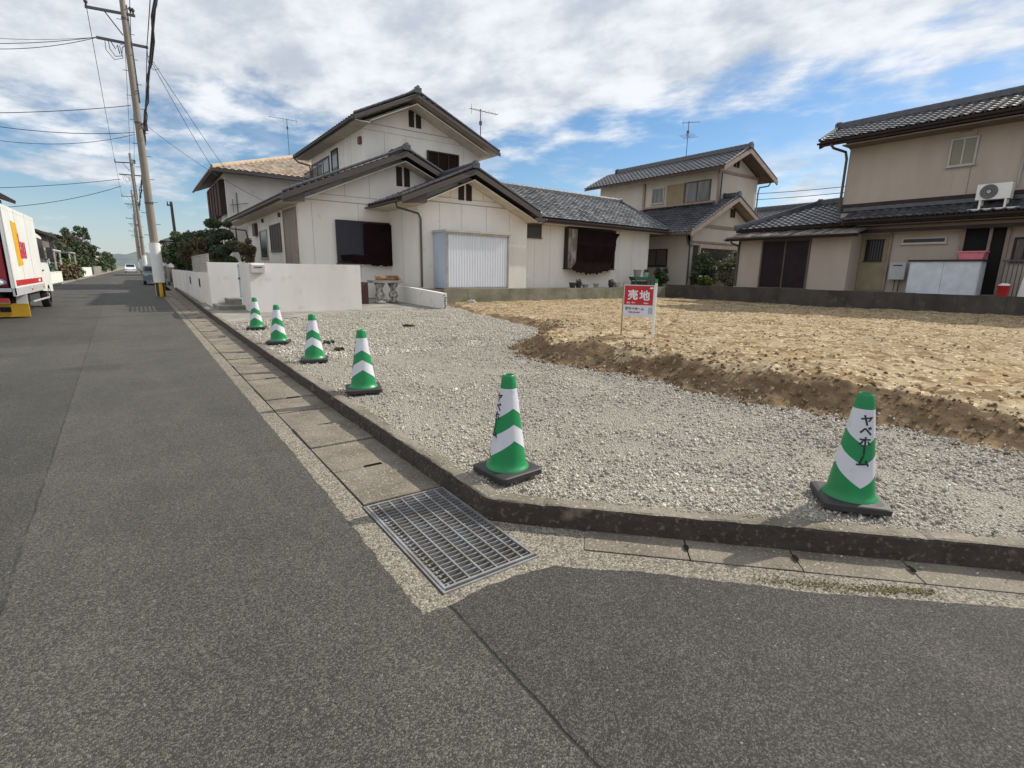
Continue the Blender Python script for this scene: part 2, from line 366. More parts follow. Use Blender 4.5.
SOILD = mat('moist_brown_subsoil', (.17,.118,.07), .98, (.095,.063,.037), 2.5, (1,1,1), .9, 1.0, 14, spots=[(5,.53,(.25,.175,.10),.16),(15,.61,(.33,.245,.15),.08)], spec=.1)
GDIRT = mat('distant_ground', (.20,.18,.14), .95, (.14,.13,.09), .05)
GUTC = mat('gutter_slab_concrete', (.215,.185,.145), .92, (.11,.092,.070), 2.6, (1,1,1), .9, .9, 80, spots=[(60,.58,(.33,.30,.25),.1),(1.7,.60,(.11,.10,.075),.2)])
KERB = mat('stained_kerb_concrete', (.235,.205,.165), .92, (.115,.10,.07), 2.6, (1,1,1), .9, 1.0, 60, spots=[(40,.60,(.36,.33,.28),.08),(5,.62,(.10,.085,.065),.12)])
VOID = mat('dark_gap', (.012,.011,.010), 1.0, (.018,.016,.014), spec=0.0)
KERBF = mat('dirt_blackened_kerb_face', (.062,.047,.038), .95, (.032,.024,.019), 6, (1,1,1), .9, 1.0, 40, spots=[(38,.57,(.13,.105,.085),.12),(6,.63,(.16,.13,.10),.10)])  # outer face in a darker tone than the kerb top
BOT = mat('silty_drain_bottom', (.15,.125,.07), .5, (.07,.06,.035), 3)

# ------------------------------------------------------------------ numpy noise
def vnoise(x, y, seed=0):
    xi = np.floor(x).astype(np.int64); yi = np.floor(y).astype(np.int64); fx = x-xi; fy = y-yi
    fx = fx*fx*(3-2*fx); fy = fy*fy*(3-2*fy)
    def h(a, b):
        n = (a*374761393 + b*668265263 + seed*1442695041) & 0xFFFFFFFF
        n = ((n ^ (n >> 13))*1274126177) & 0xFFFFFFFF
        return ((n ^ (n >> 16)) & 0xFFFF)/65535.0
    return (h(xi,yi)*(1-fx)+h(xi+1,yi)*fx)*(1-fy)+(h(xi,yi+1)*(1-fx)+h(xi+1,yi+1)*fx)*fy
def fbm(x, y, sc, o=4, seed=0):
    r = 0; a = .5
    for i in range(o): r = r+a*vnoise(x*sc*2**i+17.3*i, y*sc*2**i-9.1*i, seed+i); a *= .5
    return r-.5
def pts_in_poly(x, y, poly):
    ins = np.zeros(x.shape, bool); n = len(poly)
    for i in range(n):
        x0, y0 = poly[i]; x1, y1 = poly[(i+1)%n]
        c = ((y0 > y) != (y1 > y)) & (x < (x1-x0)*(y-y0)/(y1-y0+1e-12)+x0)
        ins ^= c
    return ins
def dist_poly(x, y, pl):
    d = np.full(x.shape, 1e9)
    for (x0,y0), (x1,y1) in zip(pl[:-1], pl[1:]):
        dx, dy = x1-x0, y1-y0; t = np.clip(((x-x0)*dx+(y-y0)*dy)/(dx*dx+dy*dy), 0, 1)
        d = np.minimum(d, np.hypot(x-x0-t*dx, y-y0-t*dy))
    return d
def np_mesh(name, v, f, mats, kind='structure', mi=None, tint=None, smooth=False):
    me = bpy.data.meshes.new(name); k = f.shape[1]
    me.vertices.add(len(v)); me.vertices.foreach_set('co', v.astype(np.float32).ravel())
    me.loops.add(f.size); me.loops.foreach_set('vertex_index', f.astype(np.int32).ravel())
    me.polygons.add(len(f)); me.polygons.foreach_set('loop_start', np.arange(0, f.size, k, dtype=np.int32))
    for m in mats: me.materials.append(m)
    if mi is not None: me.polygons.foreach_set('material_index', mi.astype(np.int32))
    if tint is not None:
        at = me.attributes.new('tint', 'FLOAT', 'FACE'); at.data.foreach_set('value', tint.astype(np.float32))
    if smooth: me.polygons.foreach_set('use_smooth', np.ones(len(f), bool))
    me.update(calc_edges=True); me.validate()
    o = bpy.data.objects.new(name, me); COL.objects.link(o)
    if kind: o['kind'] = kind
    return o
def grid_mesh(name, xs, ys, zf, mats, keep=None, mif=None, smooth=False):
    X, Y = np.meshgrid(xs, ys, indexing='ij'); Z = zf(X, Y)
    v = np.stack([X, Y, Z], -1).reshape(-1, 3); nx, ny = X.shape
    i = np.arange(nx-1)[:,None]*ny+np.arange(ny-1)[None,:]
    f = np.stack([i, i+ny, i+ny+1, i+1], -1).reshape(-1, 4)
    cx = (X[:-1,:-1]+X[1:,1:]).ravel()/2; cy = (Y[:-1,:-1]+Y[1:,1:]).ravel()/2
    if keep is not None: k = keep(cx, cy); f = f[k]; cx = cx[k]; cy = cy[k]
    mi = mif(cx, cy) if mif is not None else None
    return np_mesh(name, v, f, mats, mi=mi, smooth=smooth)
def rocks(name, x, y, z, size, mats, tint, mi=None):
    n = len(x); base = np.array([[1,0,0],[-1,0,0],[0,1,0],[0,-1,0],[0,0,1],[0,0,-1]], float)
    jit = 1+.45*(rng.random((n,6,3))-.5)
    v = base[None]*jit + .28*(rng.random((n,6,3))-.5)
    v *= size[:,None,None]*(0.65+.7*rng.random((n,1,3)))
    a = rng.random(n)*6.283; b_ = (rng.random(n)-.5)*1.6
    ca, sa, cb, sb = np.cos(a)[:,None], np.sin(a)[:,None], np.cos(b_)[:,None], np.sin(b_)[:,None]
    vx, vy, vz = v[...,0], v[...,1], v[...,2]
    vy, vz = vy*cb-vz*sb, vy*sb+vz*cb
    vx, vy = vx*ca-vy*sa, vx*sa+vy*ca
    vx, vz = vx*cb-vz*sb, vx*sb+vz*cb
    v = np.stack([vx+x[:,None], vy+y[:,None], vz+z[:,None]], -1).reshape(-1,3)
    tri = np.array([[0,2,4],[2,1,4],[1,3,4],[3,0,4],[2,0,5],[1,2,5],[3,1,5],[0,3,5]])
    f = (np.arange(n)[:,None,None]*6+tri[None]).reshape(-1,3)
    return np_mesh(name, v, f, mats, kind='stuff', tint=np.repeat(tint, 8), mi=None if mi is None else np.repeat(mi, 8))

# ================================================================== SETTING
# base ground in far rings, open where the drain pit is
mb = MB(); hx = [-900, .872, 1.392, 900]; hy = [-300, 1.675, 2.645, 1500]
for i in range(3):
    for j in range(3):
        if i == 1 and j == 1: continue
        mb.quad((hx[i],hy[j],-.03),(hx[i+1],hy[j],-.03),(hx[i+1],hy[j+1],-.03),(hx[i],hy[j+1],-.03))
tag(mb.build('ground', GDIRT), kind='structure')
# drain pit
mb = MB()
PX = (.872, 1.392, 1.675, 2.645)
mb.quad((PX[0],PX[2],-.13),(PX[1],PX[2],-.13),(PX[1],PX[3],-.13),(PX[0],PX[3],-.13), 1)
for a, b_ in (((PX[0],PX[2]),(PX[1],PX[2])),((PX[1],PX[2]),(PX[1],PX[3])),((PX[1],PX[3]),(PX[0],PX[3])),((PX[0],PX[3]),(PX[0],PX[2]))):
    mb.quad((*a,-.31),(*b_,-.31),(*b_,-.0),(*a,-.0), 0)
tag(mb.build('drain_pit', [CONC, BOT]), kind='structure')

# asphalt road, main street and cross street in one sheet
road_poly = [(-4.4,-60),(120,-60),(120,-.36),(3.30,-.36),(3.20,-.16),(2.79,.25),(2.50,.51),(2.18,.795),(1.85,1.15),(1.64,1.36),(1.395,1.576),(1.286,1.60),(1.053,1.625),(.885,1.598),(.752,1.605),(.748,1.86),(.755,2.3),(.765,3.0),(.755,8),(.765,16),(.77,30),(.77,900),(-4.4,900)]
mb = MB(); me_pts = []
jag = []
for i, p in enumerate(road_poly):
    q = road_poly[(i+1)%len(road_poly)]; L_ = math.hypot(q[0]-p[0], q[1]-p[1])
    jag.append(p)
    if L_ < 16 and max(abs(p[0]), abs(p[1])) < 20:
        k = max(1, int(L_/.035))
        for a in range(1, k):
            t_ = a/k; jx = (rnd.random()-.5)*.012 + .010*float(fbm(np.array([a*.035+i*3.1]), np.array([.5]), 2.5, 4, 8)[0]); jag.append((p[0]+(q[0]-p[0])*t_+jx, p[1]+(q[1]-p[1])*t_+(rnd.random()-.5)*.012))
mb.add([(x, y, .004) for x, y in jag], [tuple(range(len(jag)))])
tag(mb.build('road', ASPH), kind='structure')
# exposed-aggregate margin under the asphalt edge and round the grate
mb = MB()
mb.quad((.64,2.65,0),(.885,2.65,0),(.885,60,0),(.64,60,0))
mb.quad((.64,1.45,0),(.872,1.45,0),(.872,2.65,0),(.64,2.65,0))
mb.quad((.872,1.25,0),(1.54,1.25,0),(1.54,1.675,0),(.872,1.675,0))
mb.quad((1.392,1.675,0),(1.515,1.675,0),(1.515,2.66,0),(1.392,2.66,0))
mb.add([(1.54,1.20,0),(3.60,-.75,0),(3.70,-.50,0),(1.605,1.595,0),(1.54,1.45,0)], [(0,1,2,3,4)])
mb.add([(1.54,1.45,0),(1.605,1.595,0),(1.735,1.725,0),(1.73,1.86,0),(1.515,2.05,0),(1.515,1.675,0),(1.54,1.675,0)], [(0,1,2,3,4,5,6)])
tag(mb.build('gutter_margin', AGG), kind='structure')
# gutter slabs of the main street
mb = MB(); y = 2.66; k = 0
while y < 34:
    y1 = y+1.13
    for (ya, yb) in ((y, y+.555),(y+.565, y1-.010)):
        dz_ = rnd.uniform(-.004,.004); sl_ = rnd.uniform(-.006,.006)
        mb.add([(.895,ya,.006+dz_),(1.40,ya,.0+dz_+sl_),(1.40,yb,.0+dz_),(.895,yb,.006+dz_+sl_),(.895,ya,-.05),(1.40,ya,-.05),(1.40,yb,-.05),(.895,yb,-.05)],
               [(0,1,2,3),(0,4,5,1),(1,5,6,2),(2,6,7,3),(3,7,4,0)], 0)
    # finger slot between the two halves
    mb.box(1.10,1.22,y+.548,y+.572,.0,.0095,1); k += 1
    y = y1+.004
mb.quad((.88,2.655,-.028),(1.42,2.655,-.028),(1.42,60,-.028),(.88,60,-.028),1)
tag(mb.build('gutter', [GUTC, VOID]), kind='structure')
# gutter slabs along the cut corner
mb = MB(); e = Vector((1,-1,0)).normalized(); nn = Vector((1,1,0)).normalized()
p0 = Vector((1.72,1.71,0)); s_at = 0
for i in range(6):
    ln = .50
    a = p0+e*(s_at); b_ = a+e*(ln-.008)
    i0, i1 = -nn*.155, nn*.03
    dz_ = Vector((0,0,rnd.uniform(.0,.006)))
    top = [a+i0+dz_, b_+i0+dz_, b_+i1+dz_, a+i1+dz_]
    mb.add(top+[q-Vector((0,0,.06)) for q in top], [(0,3,2,1)[::-1],(0,4,5,1),(1,5,6,2),(2,6,7,3),(3,7,4,0)], 0)
    q = b_+Vector((0,0,.0)); 
    mb.add([q-nn*(.058+.030*math.cos(a_*.785))+e*(.013*math.sin(a_*.785))+Vector((0,0,.0125)) for a_ in range(8)], [tuple(range(8))], 1)
    s_at += ln
mb.add([(1.60,1.55,-.026),(3.5,-.36,-.026),(3.6,.1,-.026),(1.7,1.85,-.026)], [(0,1,2,3)], 1)
tag(mb.build('corner_gutter', [GUTC, VOID]), kind='structure')

# kerb swept along the lot's edge
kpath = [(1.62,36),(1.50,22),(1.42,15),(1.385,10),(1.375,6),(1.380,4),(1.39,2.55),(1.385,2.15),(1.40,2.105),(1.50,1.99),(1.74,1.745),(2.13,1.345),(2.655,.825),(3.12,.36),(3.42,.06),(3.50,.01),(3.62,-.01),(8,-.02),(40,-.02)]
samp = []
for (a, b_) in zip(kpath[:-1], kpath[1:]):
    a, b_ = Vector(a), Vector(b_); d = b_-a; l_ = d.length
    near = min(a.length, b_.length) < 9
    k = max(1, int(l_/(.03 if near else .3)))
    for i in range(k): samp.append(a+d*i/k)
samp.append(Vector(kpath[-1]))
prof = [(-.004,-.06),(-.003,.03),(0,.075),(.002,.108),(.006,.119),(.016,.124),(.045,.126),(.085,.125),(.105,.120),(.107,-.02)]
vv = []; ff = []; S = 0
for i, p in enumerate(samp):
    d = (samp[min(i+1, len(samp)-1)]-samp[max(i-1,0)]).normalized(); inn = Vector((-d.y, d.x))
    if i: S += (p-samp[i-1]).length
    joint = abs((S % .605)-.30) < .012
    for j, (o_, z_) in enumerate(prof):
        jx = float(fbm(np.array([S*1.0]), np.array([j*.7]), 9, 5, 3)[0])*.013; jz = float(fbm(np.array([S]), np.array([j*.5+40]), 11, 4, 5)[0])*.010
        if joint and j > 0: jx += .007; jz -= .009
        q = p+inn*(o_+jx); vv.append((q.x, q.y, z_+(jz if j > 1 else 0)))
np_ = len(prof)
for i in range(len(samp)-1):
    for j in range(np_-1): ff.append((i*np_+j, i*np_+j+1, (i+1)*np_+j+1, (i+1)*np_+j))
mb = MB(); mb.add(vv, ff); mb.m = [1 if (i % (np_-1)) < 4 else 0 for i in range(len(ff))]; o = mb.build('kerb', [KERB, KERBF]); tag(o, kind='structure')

# pavement-less far ground of the left side and lots under the houses
mb = MB()
mb.box(-60,-4.62,30,400,-.02,.05)
tag(mb.build('left_verge', mat('verge_earth', (.24,.22,.17), .95, (.13,.14,.07), .5)), kind='structure')
mb = MB(); mb.box(-4.62,-4.42,-60,400,-.02,.10)
tag(mb.build('left_kerb', CONC), kind='structure')

# the lot: gravel and raised soil
toe = [(4.95,-.5),(4.90,.6),(4.87,1.1),(4.80,1.6),(4.70,2.2),(4.60,3.2),(4.66,4.1),(4.50,4.7),(4.34,5.4),(4.42,6.1),(4.75,6.7),(5.5,7.3),(6.2,7.75),(6.85,8.5),(7.25,9.8),(7.5,11.2),(7.8,13.0),(8.4,15.0),(9.1,17.05)]
soil_poly = toe+[(23,17.05),(23,-.5)]
def soil_h(x, y):
    d = dist_poly(x, y, toe)+.30*fbm(x, y, 1.6, 4, 21); ins = pts_in_poly(x, y, soil_poly)
    top = .40-.012*np.clip(y-3,0,20)-.010*np.clip(x-6,0,20); top = np.maximum(top, .15)
    top = top - .10*np.clip((2.6-y)/2.5, 0, 1)
    topN = np.where(y > 7.6, np.maximum(top-.10*np.clip((y-7.6)/2,0,1), .15), top)
    wdt = np.where(y > 7.6, .5, .62)
    t = np.clip(d/wdt, 0, 1); t = t*t*(3-2*t)
    z = .10+(topN-.10)*t
    rough = .10*fbm(x, y, 2.2, 5, 31)*np.clip(t*(1.6-t)*1.8, .35, 1)+.055*fbm(x, y, 8, 4, 41)+.030*fbm(x, y, 22, 3, 43)+.03*np.abs(fbm(x, y, 5, 3, 51))
    # spade and track ridges
    rough += .012*np.sin((x*.55+y*1.0)*9+4*fbm(x,y,.7,2,7))*np.clip(fbm(x, y, .6, 3, 9)*4+.5, 0, 1)
    return np.where(ins, z+rough, .04)
xs = np.concatenate([np.arange(4.0,7.5,.035), np.arange(7.5,12,.07), np.arange(12,22.03,.14)])
ys = np.concatenate([np.arange(-.4,7.9,.035), np.arange(7.9,12,.06), np.arange(12,17.1,.12)])
def soil_mi(cx, cy):
    d = dist_poly(cx, cy, toe)
    lim = .46+.75*fbm(cx, cy, 1.6, 5, 61)+np.where(cy > 7.2, -.1, .04)
    return (d < lim).astype(int)
def soil_keep(cx, cy): return pts_in_poly(cx, cy, soil_poly)
grid_mesh('soil_field', xs, ys, soil_h, [SOIL, SOILD], keep=soil_keep, mif=soil_mi, smooth=False)
lot_poly = [(1.53,60),(1.53,2.4),(1.56,2.34),(1.64,2.08),(1.72,1.94),(2.22,1.45),(2.72,.96),(3.2,.49),(3.4,.44),(23,.44),(23,17.2),(8,17.2),(8,60)]
def grav_h(x, y): return .108+.035*fbm(x, y, 1.1, 3, 71)+.030*fbm(x, y, 12, 5, 81)
xs = np.concatenate([np.arange(1.46,6,.022), np.arange(6,9.6,.06)]); ys = np.concatenate([np.arange(.08,7,.022), np.arange(7,17.2,.06)])
apron = [(1.40,12.6),(2.4,13.1),(4.3,14.1),(6.4,14.75),(7.85,14.75),(7.85,20),(1.40,20)]
glot = [(1.475,12.8),(1.475,2.4),(1.475,2.19),(1.58,2.06),(1.81,1.82),(2.20,1.42),(2.725,.90),(3.19,.44),(3.50,.14),(3.60,.10),(9.5,.10),(9.5,17.05),(7.85,17.05),(7.85,14.9),(6.4,14.9),(4.3,14.25),(2.4,13.25)]
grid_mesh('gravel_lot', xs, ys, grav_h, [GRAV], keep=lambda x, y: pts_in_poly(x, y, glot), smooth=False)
# loose stones
def scatter(n, x0, x1, y0, y1, pw=1.0):
    return x0+(x1-x0)*rng.random(n), y0+(y1-y0)*rng.random(n)**pw
n = 110000
x, y = scatter(n, 1.42, 5.6, .06, 8.5, 1.25); ok = pts_in_poly(x, y, glot); x, y = x[ok], y[ok]
sz = .0030+.0125*rng.random(len(x))**3.6; kk = rng.random(len(x)) < .50+3.2*(fbm(x, y*1.0, 2.2, 4, 123)+.06)+.5*np.clip(1-dist_poly(x, y, toe), 0, 1); x, y, sz = x[kk], y[kk], sz[kk]
dk = np.clip((1.1-dist_poly(x, y, toe))/.9, 0, 1)
z = grav_h(x, y)+sz*.25
rocks('gravel_stones', x, y, z, sz, [STONE], rng.random(len(x))*.8-.12*dk+.1)
n = 20000
x, y = scatter(n, 1.5, 8.5, 7, 16.5, 1.2); ok = pts_in_poly(x, y, glot) & ~pts_in_poly(x, y, soil_poly); x, y = x[ok], y[ok]
sz = .010+.014*rng.random(len(x))**2
rocks('gravel_stones', x, y, grav_h(x, y)+sz*.2, sz, [STONE], rng.random(len(x))*.8+.1)
n = 5000
x, y = scatter(n, 4.2, 5.6, -.2, 8.5); ok = pts_in_poly(x, y, soil_poly) & (dist_poly(x, y, toe) < .30*rng.random(n)); x, y = x[ok], y[ok]
sz = .005+.012*rng.random(len(x))**2; rocks('gravel_stones', x, y, soil_h(x, y)+sz*.3, sz, [STONE], rng.random(len(x))*.7)
# stones spilled over kerb foot and grate margin, clods on the bank
n = 15000
x, y = scatter(n, 4.0, 7.8, -.3, 9.5); ok = (pts_in_poly(x, y, soil_poly) | (dist_poly(x, y, toe) < .16*rng.random(n))) & (dist_poly(x, y, toe) < .55+1.3*rng.random(n)**3); x, y = x[ok], y[ok]
sz = .005+.022*rng.random(len(x))**4
rocks('soil_clods', x, y, np.maximum(soil_h(x, y), grav_h(x, y))+sz*.3, sz, [SOILD, SOIL], rng.random(len(x)), mi=(dist_poly(x, y, toe) > .55).astype(int))
n = 7000
x, y = scatter(n, 5.0, 21.5, 0, 16.8); ok = pts_in_poly(x, y, soil_poly); x, y = x[ok], y[ok]
sz = .006+.017*rng.random(len(x))**3
rocks('soil_clods', x, y, soil_h(x, y)+sz*.25, sz, [SOIL, SOILD], rng.random(len(x)), mi=(rng.random(len(x)) > .7).astype(int))
n = 700
x, y = scatter(n, 1.62, 3.5, .1, 1.75); ok = (x+y > 3.30) & (x+y < 3.43); x, y = x[ok], y[ok]
x2 = rng.uniform(.98, 1.38, 260); y2 = rng.uniform(2.9, 12, 260)
x = np.concatenate([x, x2]); y = np.concatenate([y, y2]); sz = .002+.004*rng.random(len(x))**2
rocks('gutter_grit', x, y, .010+sz*.3, sz, [STONE], rng.random(len(x)))
n = 1000; tt = rng.random(n)**.8; x = 2.06+.56*tt+rng.normal(0,.018,n); y = 1.0-.50*tt+rng.normal(0,.018,n)-.02*np.sin(tt*3.1); ok = (x+y < 3.17) & (x+y > 2.98); x, y = x[ok], y[ok]
rocks('moss', x, y, np.full(len(x), .004), .0015+.0032*rng.random(len(x))**2, [mat('ochre_moss', (.20,.16,.07), .95, (.15,.13,.05), 12, tint=.4)], rng.random(len(x)))
n = 420; x = 1.42+.09*rng.random(n)**.6; y = 2.3+10*rng.random(n)**1.5; rocks('gravel_stones', x, y, np.full(n, .128), .003+.005*rng.random(n)**2, [STONE], rng.random(n))
n = 420; tt = rng.random(n); dd = .045+.07*rng.random(n)**.6; x = 1.55+1.6*tt+dd*.7; y = 1.93-1.57*tt+dd*.7; rocks('gravel_stones', x, y, np.full(n, .128), .003+.005*rng.random(n)**2, [STONE], rng.random(n))
# concrete apron in front of the garden wall
mb = MB(); mb.add([(x, y, .112) for x, y in [(1.50,12.55),(2.4,13.2),(4.3,14.2),(6.4,14.85),(7.86,14.85)]]+[(7.86,20,.17),(1.50,20,.14)], [(0,1,2,3,4,5,6)])
tag(mb.build('concrete_apron', CONC), kind='structure')
# house plots behind the walls
mb = MB(); mb.box(8.0,23.6,17.12,60,-.02,.62); mb.box(22.12,80,-60,60,-.021,.66); mb.box(1.75,8.0,20,60,-.022,.16)
tag(mb.build('house_plots', mat('yard_earth', (.20,.17,.13), .95, (.12,.11,.07), 1.2, bump=.6, bscale=20)), kind='structure')

# distant hill at the end of the street
def hill(name, cx, cy, rx, ry, h, m):
    mb = MB(); n = 40; vs = []; fs = []
    for i in range(n+1):
        for j in range(n+1):
            u, v = i/n*2-1, j/n*2-1; q = max(0, 1-u*u-v*v)
            hz = h*q**.8*(1+.35*float(fbm(np.array([u*3+cx]), np.array([v*3]), 1.5, 4, 5)[0]*2)) if q > 0 else 0
            vs.append((cx+u*rx, cy+v*ry, hz-.5))
    for i in range(n):
        for j in range(n): a = i*(n+1)+j; fs.append((a, a+n+1, a+n+2, a+1))
    mb.add(vs, fs); tag(mb.build(name, m, smooth=True), kind='structure')
HILLM = mat('wooded_hill', (.10,.125,.13), .95, (.14,.17,.18), .01)
hill('hills', 10, 1400, 170, 120, 27, HILLM)
hill('hills', -260, 1450, 250, 120, 17, HILLM)

# ================================================================== walls
def seg_wall(name, label, cat, parts_fn, loc, group=None):
    t = thing(name, label, cat, loc, group); parts_fn(t); return t
t = thing('retaining_wall', 'mossy grey concrete retaining wall below the white house and its shed', 'retaining wall', (9.2,17,0))
mb = MB(); xx = 9.15
while xx < 21.9:
    x1 = min(xx+1.0, 22.1); mb.box(xx+.004, x1-.004, 17+rnd.uniform(-.004,.004), 17.12, 0, .652+rnd.uniform(-.006,.006)); xx = x1
mb.box(9.16,22.1,17.01,17.11,0,.64); mb.build('wall', CONCM, t)
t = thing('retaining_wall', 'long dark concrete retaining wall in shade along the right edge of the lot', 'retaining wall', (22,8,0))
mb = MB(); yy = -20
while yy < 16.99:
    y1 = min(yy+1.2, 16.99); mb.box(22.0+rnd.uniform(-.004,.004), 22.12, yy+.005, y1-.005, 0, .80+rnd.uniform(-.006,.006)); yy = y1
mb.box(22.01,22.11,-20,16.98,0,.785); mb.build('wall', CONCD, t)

t = thing('garden_wall', 'plain white stucco garden wall right of the gate steps, nearest the cones', 'garden wall', (2.4,15.4,0))
mb = MB(); mb.box(2.40,5.43,15.40,15.55,0,1.44); mb.box(2.40,2.55,15.55,17.0,0,1.44); mb.build('wall', WALLW, t)
t = thing('garden_wall', 'white stucco wall along the street beyond the steps, carrying a metal lattice panel', 'garden wall', (1.7,18,0))
mb = MB(); mb.box(1.70,2.62,18.0,18.14,0,1.46); mb.box(1.70,1.84,18.14,18.30,0,1.46)
mb.box(1.70,1.84,18.30,39,0,1.13); mb.build('wall', WALLW, t)
mb = MB(); mb.box(1.685,1.70,21.0,21.35,.62,.92); mb.box(1.685,1.70,25.0,25.35,.62,.92)
for yy in (21.08,21.2,25.08,25.2): mb.box(1.675,1.685,yy,yy+.05,.66,.88)
mb.build('vent_opening', DBROWN, t)
mb = MB()
mb.bar((1.77,18.35,1.17),(1.77,24.2,1.17),.03,.03); mb.bar((1.77,18.35,1.70),(1.77,24.2,1.70),.03,.03)
yy = 18.35
while yy < 24.25: mb.box(1.755,1.785,yy-.012,yy+.012,1.13,1.70); yy += .39
for k in range(1,6): mb.bar((1.77,18.35,1.17+k*.088),(1.77,24.2,1.17+k*.088),.012,.035)
mb.build('lattice_panel', ALU, t)
# gate steps
t = thing('gate_steps', 'grey concrete steps leading up to the open gate between the white walls', 'steps', (2.0,16.8,0))
mb = MB(); mb.box(1.72,2.39,16.55,17.99,.0,.24); mb.box(2.05,2.39,17.05,17.98,.24,.40); mb.build('step', CONC, t)
t = thing('gate', 'pale blue metal gate leaf standing open beside the mailbox wall', 'gate', (2.5,17.0,0))
mb = MB(); mb.box(2.42,2.50,17.02,17.08,.3,1.48); mb.box(2.44,2.48,17.08,17.72,.42,.47); mb.box(2.44,2.48,17.08,17.72,1.36,1.41)
for k in range(6): mb.box(2.45,2.475,17.12+k*.11,17.15+k*.11,.45,1.38)
mb.build('gate_leaf', mat('pale_blue_paint', (.36,.48,.54), .6), t)
mb = MB(); mb.box(2.36,2.42,17.03,17.07,.98,1.02); mb.box(2.35,2.37,16.96,17.07,.97,1.03); mb.build('handle', METD, t)
t = thing('mailbox', 'small white mailbox fixed high on the garden wall corner', 'mailbox', (2.6,15.3,1.2))
mb = MB(); mb.prism([(15.22,1.19),(15.397,1.19),(15.397,1.42),(15.30,1.44),(15.22,1.39)], 2.44, 2.76, 'x'); mb.build('box', mat('aged_white_box', (.60,.57,.57), .5), t)
mb = MB(); mb.box(2.50,2.70,15.213,15.219,1.32,1.345); mb.build('slot', DBROWN, t)
t = thing('low_wall', 'knee high white block wall with a broken end face by the gravel', 'wall', (7.9,15,0))
mb = MB(); mb.prism([(14.75,.05),(19.9,.1),(19.9,.78),(17.0,.70),(14.75,.60)], 7.86, 8.02, 'x'); mb.build('wall', WALLW, t)
mb = MB()
for k in range(7): mb.blob((7.94+rnd.uniform(-.03,.03), 14.745, .14+k*.065), (.04,.02,.028), 0, 8, .25)
mb.build('rubble_end', mat('rubble', (.25,.23,.20), .95, (.09,.08,.07), 14), t)

# ================================================================== roofs and building parts
def tile_roof(mb, e0, e1, r0, r1, pitch=.30, course=.28, amp=.032, th=.14, m=0, mu=1):
    e0, e1, r0, r1 = map(Vector, (e0, e1, r0, r1)); u = (e1-e0).normalized(); Lu = (e1-e0).length
    v = (r0-e0)-u*((r0-e0).dot(u)); V = v.length; v.normalize(); nrm = u.cross(v).normalized()
    if nrm.z < 0: nrm = -nrm
    a0 = (r0-e0).dot(u); a1 = (r1-e0).dot(u)
    lo = min(0, a0); hi = max(Lu, a1); ns = 6
    k0 = math.floor(lo/pitch*ns); k1 = math.ceil(hi/pitch*ns)
    tab = [1.0,.72,.25,0.0,.12,.55]
    rows = []; nc = max(1, round(V/course)); cs = V/nc
    for c in range(nc): rows += [(c*cs, .030), ((c+1)*cs-.004, 0.)]
    b = len(mb.v)
    for (vv, hh) in rows:
        t_ = vv/V; l_ = a0*t_; h_ = Lu+(a1-Lu)*t_
        for k in range(k0, k1+1):
            uu = min(max(k*pitch/ns, l_), h_)
            hgt = hh+amp*tab[k % ns]
            mb.v.append(tuple(e0+u*uu+v*vv+nrm*hgt))
    W = k1-k0+1; tints = {}
    for r in range(len(rows)-1):
        for k in range(W-1):
            kk = ((k+k0)//ns, r//2)
            if kk not in tints: tints[kk] = rnd.random()
            mb.f.append((b+r*W+k, b+r*W+k+1, b+(r+1)*W+k+1, b+(r+1)*W+k)); mb.m.append(m); mb.t.append(tints[kk] if r % 2 == 0 else tints[kk]*.4)
    # slab under the tiles
    q = [e0, e1, r1, r0]; lowp = [p-nrm*th for p in q]; upq = [p-nrm*.004 for p in q]
    mb.add(upq+lowp, [(0,1,2,3),(7,6,5,4),(0,4,5,1),(1,5,6,2),(2,6,7,3),(3,7,4,0)], mu)
    # tile ends at the eave: a row of round noses
    k = 0
    while k*pitch < Lu:
        c0 = e0+u*(k*pitch)+nrm*.028-v*.01
        mb.tube([c0-v*.012, c0+v*.05], .038, 6, m); k += 1
    return nrm
def ridge(mb, p, q, r=.10, m=0, ends=True):
    p, q = Vector(p), Vector(q); d = (q-p); l_ = d.length; d.normalize(); k = 0; s = 0
    mb.bar(p, q, r*1.7, r*1.5, m)
    while s < l_-.05:
        e_ = min(s+.30, l_)
        mb.tube([p+d*s+Vector((0,0,r*.8)), p+d*(e_-.012)+Vector((0,0,r*.8))], [r*.86, r*.78], 8, m); s += .30
    if ends:
        for (a, dd) in ((p, -d), (q, d)):
            mb.obox(a+dd*.03+Vector((0,0,r*.2)), d, d.cross(Vector((0,0,1))), (0,0,1), .04, r*1.5, r*1.0, m)
            mb.tube([a-dd*.1+Vector((0,0,r*1.1)), a+dd*.07+Vector((0,0,r*1.35))], [r*.85, r*.75], 10, m)
def verge_tiles(mb, p, q, m=0, r=.055):
    p, q = Vector(p), Vector(q); d = (q-p); l_ = d.length; d.normalize(); s = 0
    while s < l_-.05:
        e_ = min(s+.27, l_); mb.tube([p+d*s, p+d*(e_-.008)], [r, r*.86], 7, m); s += .27
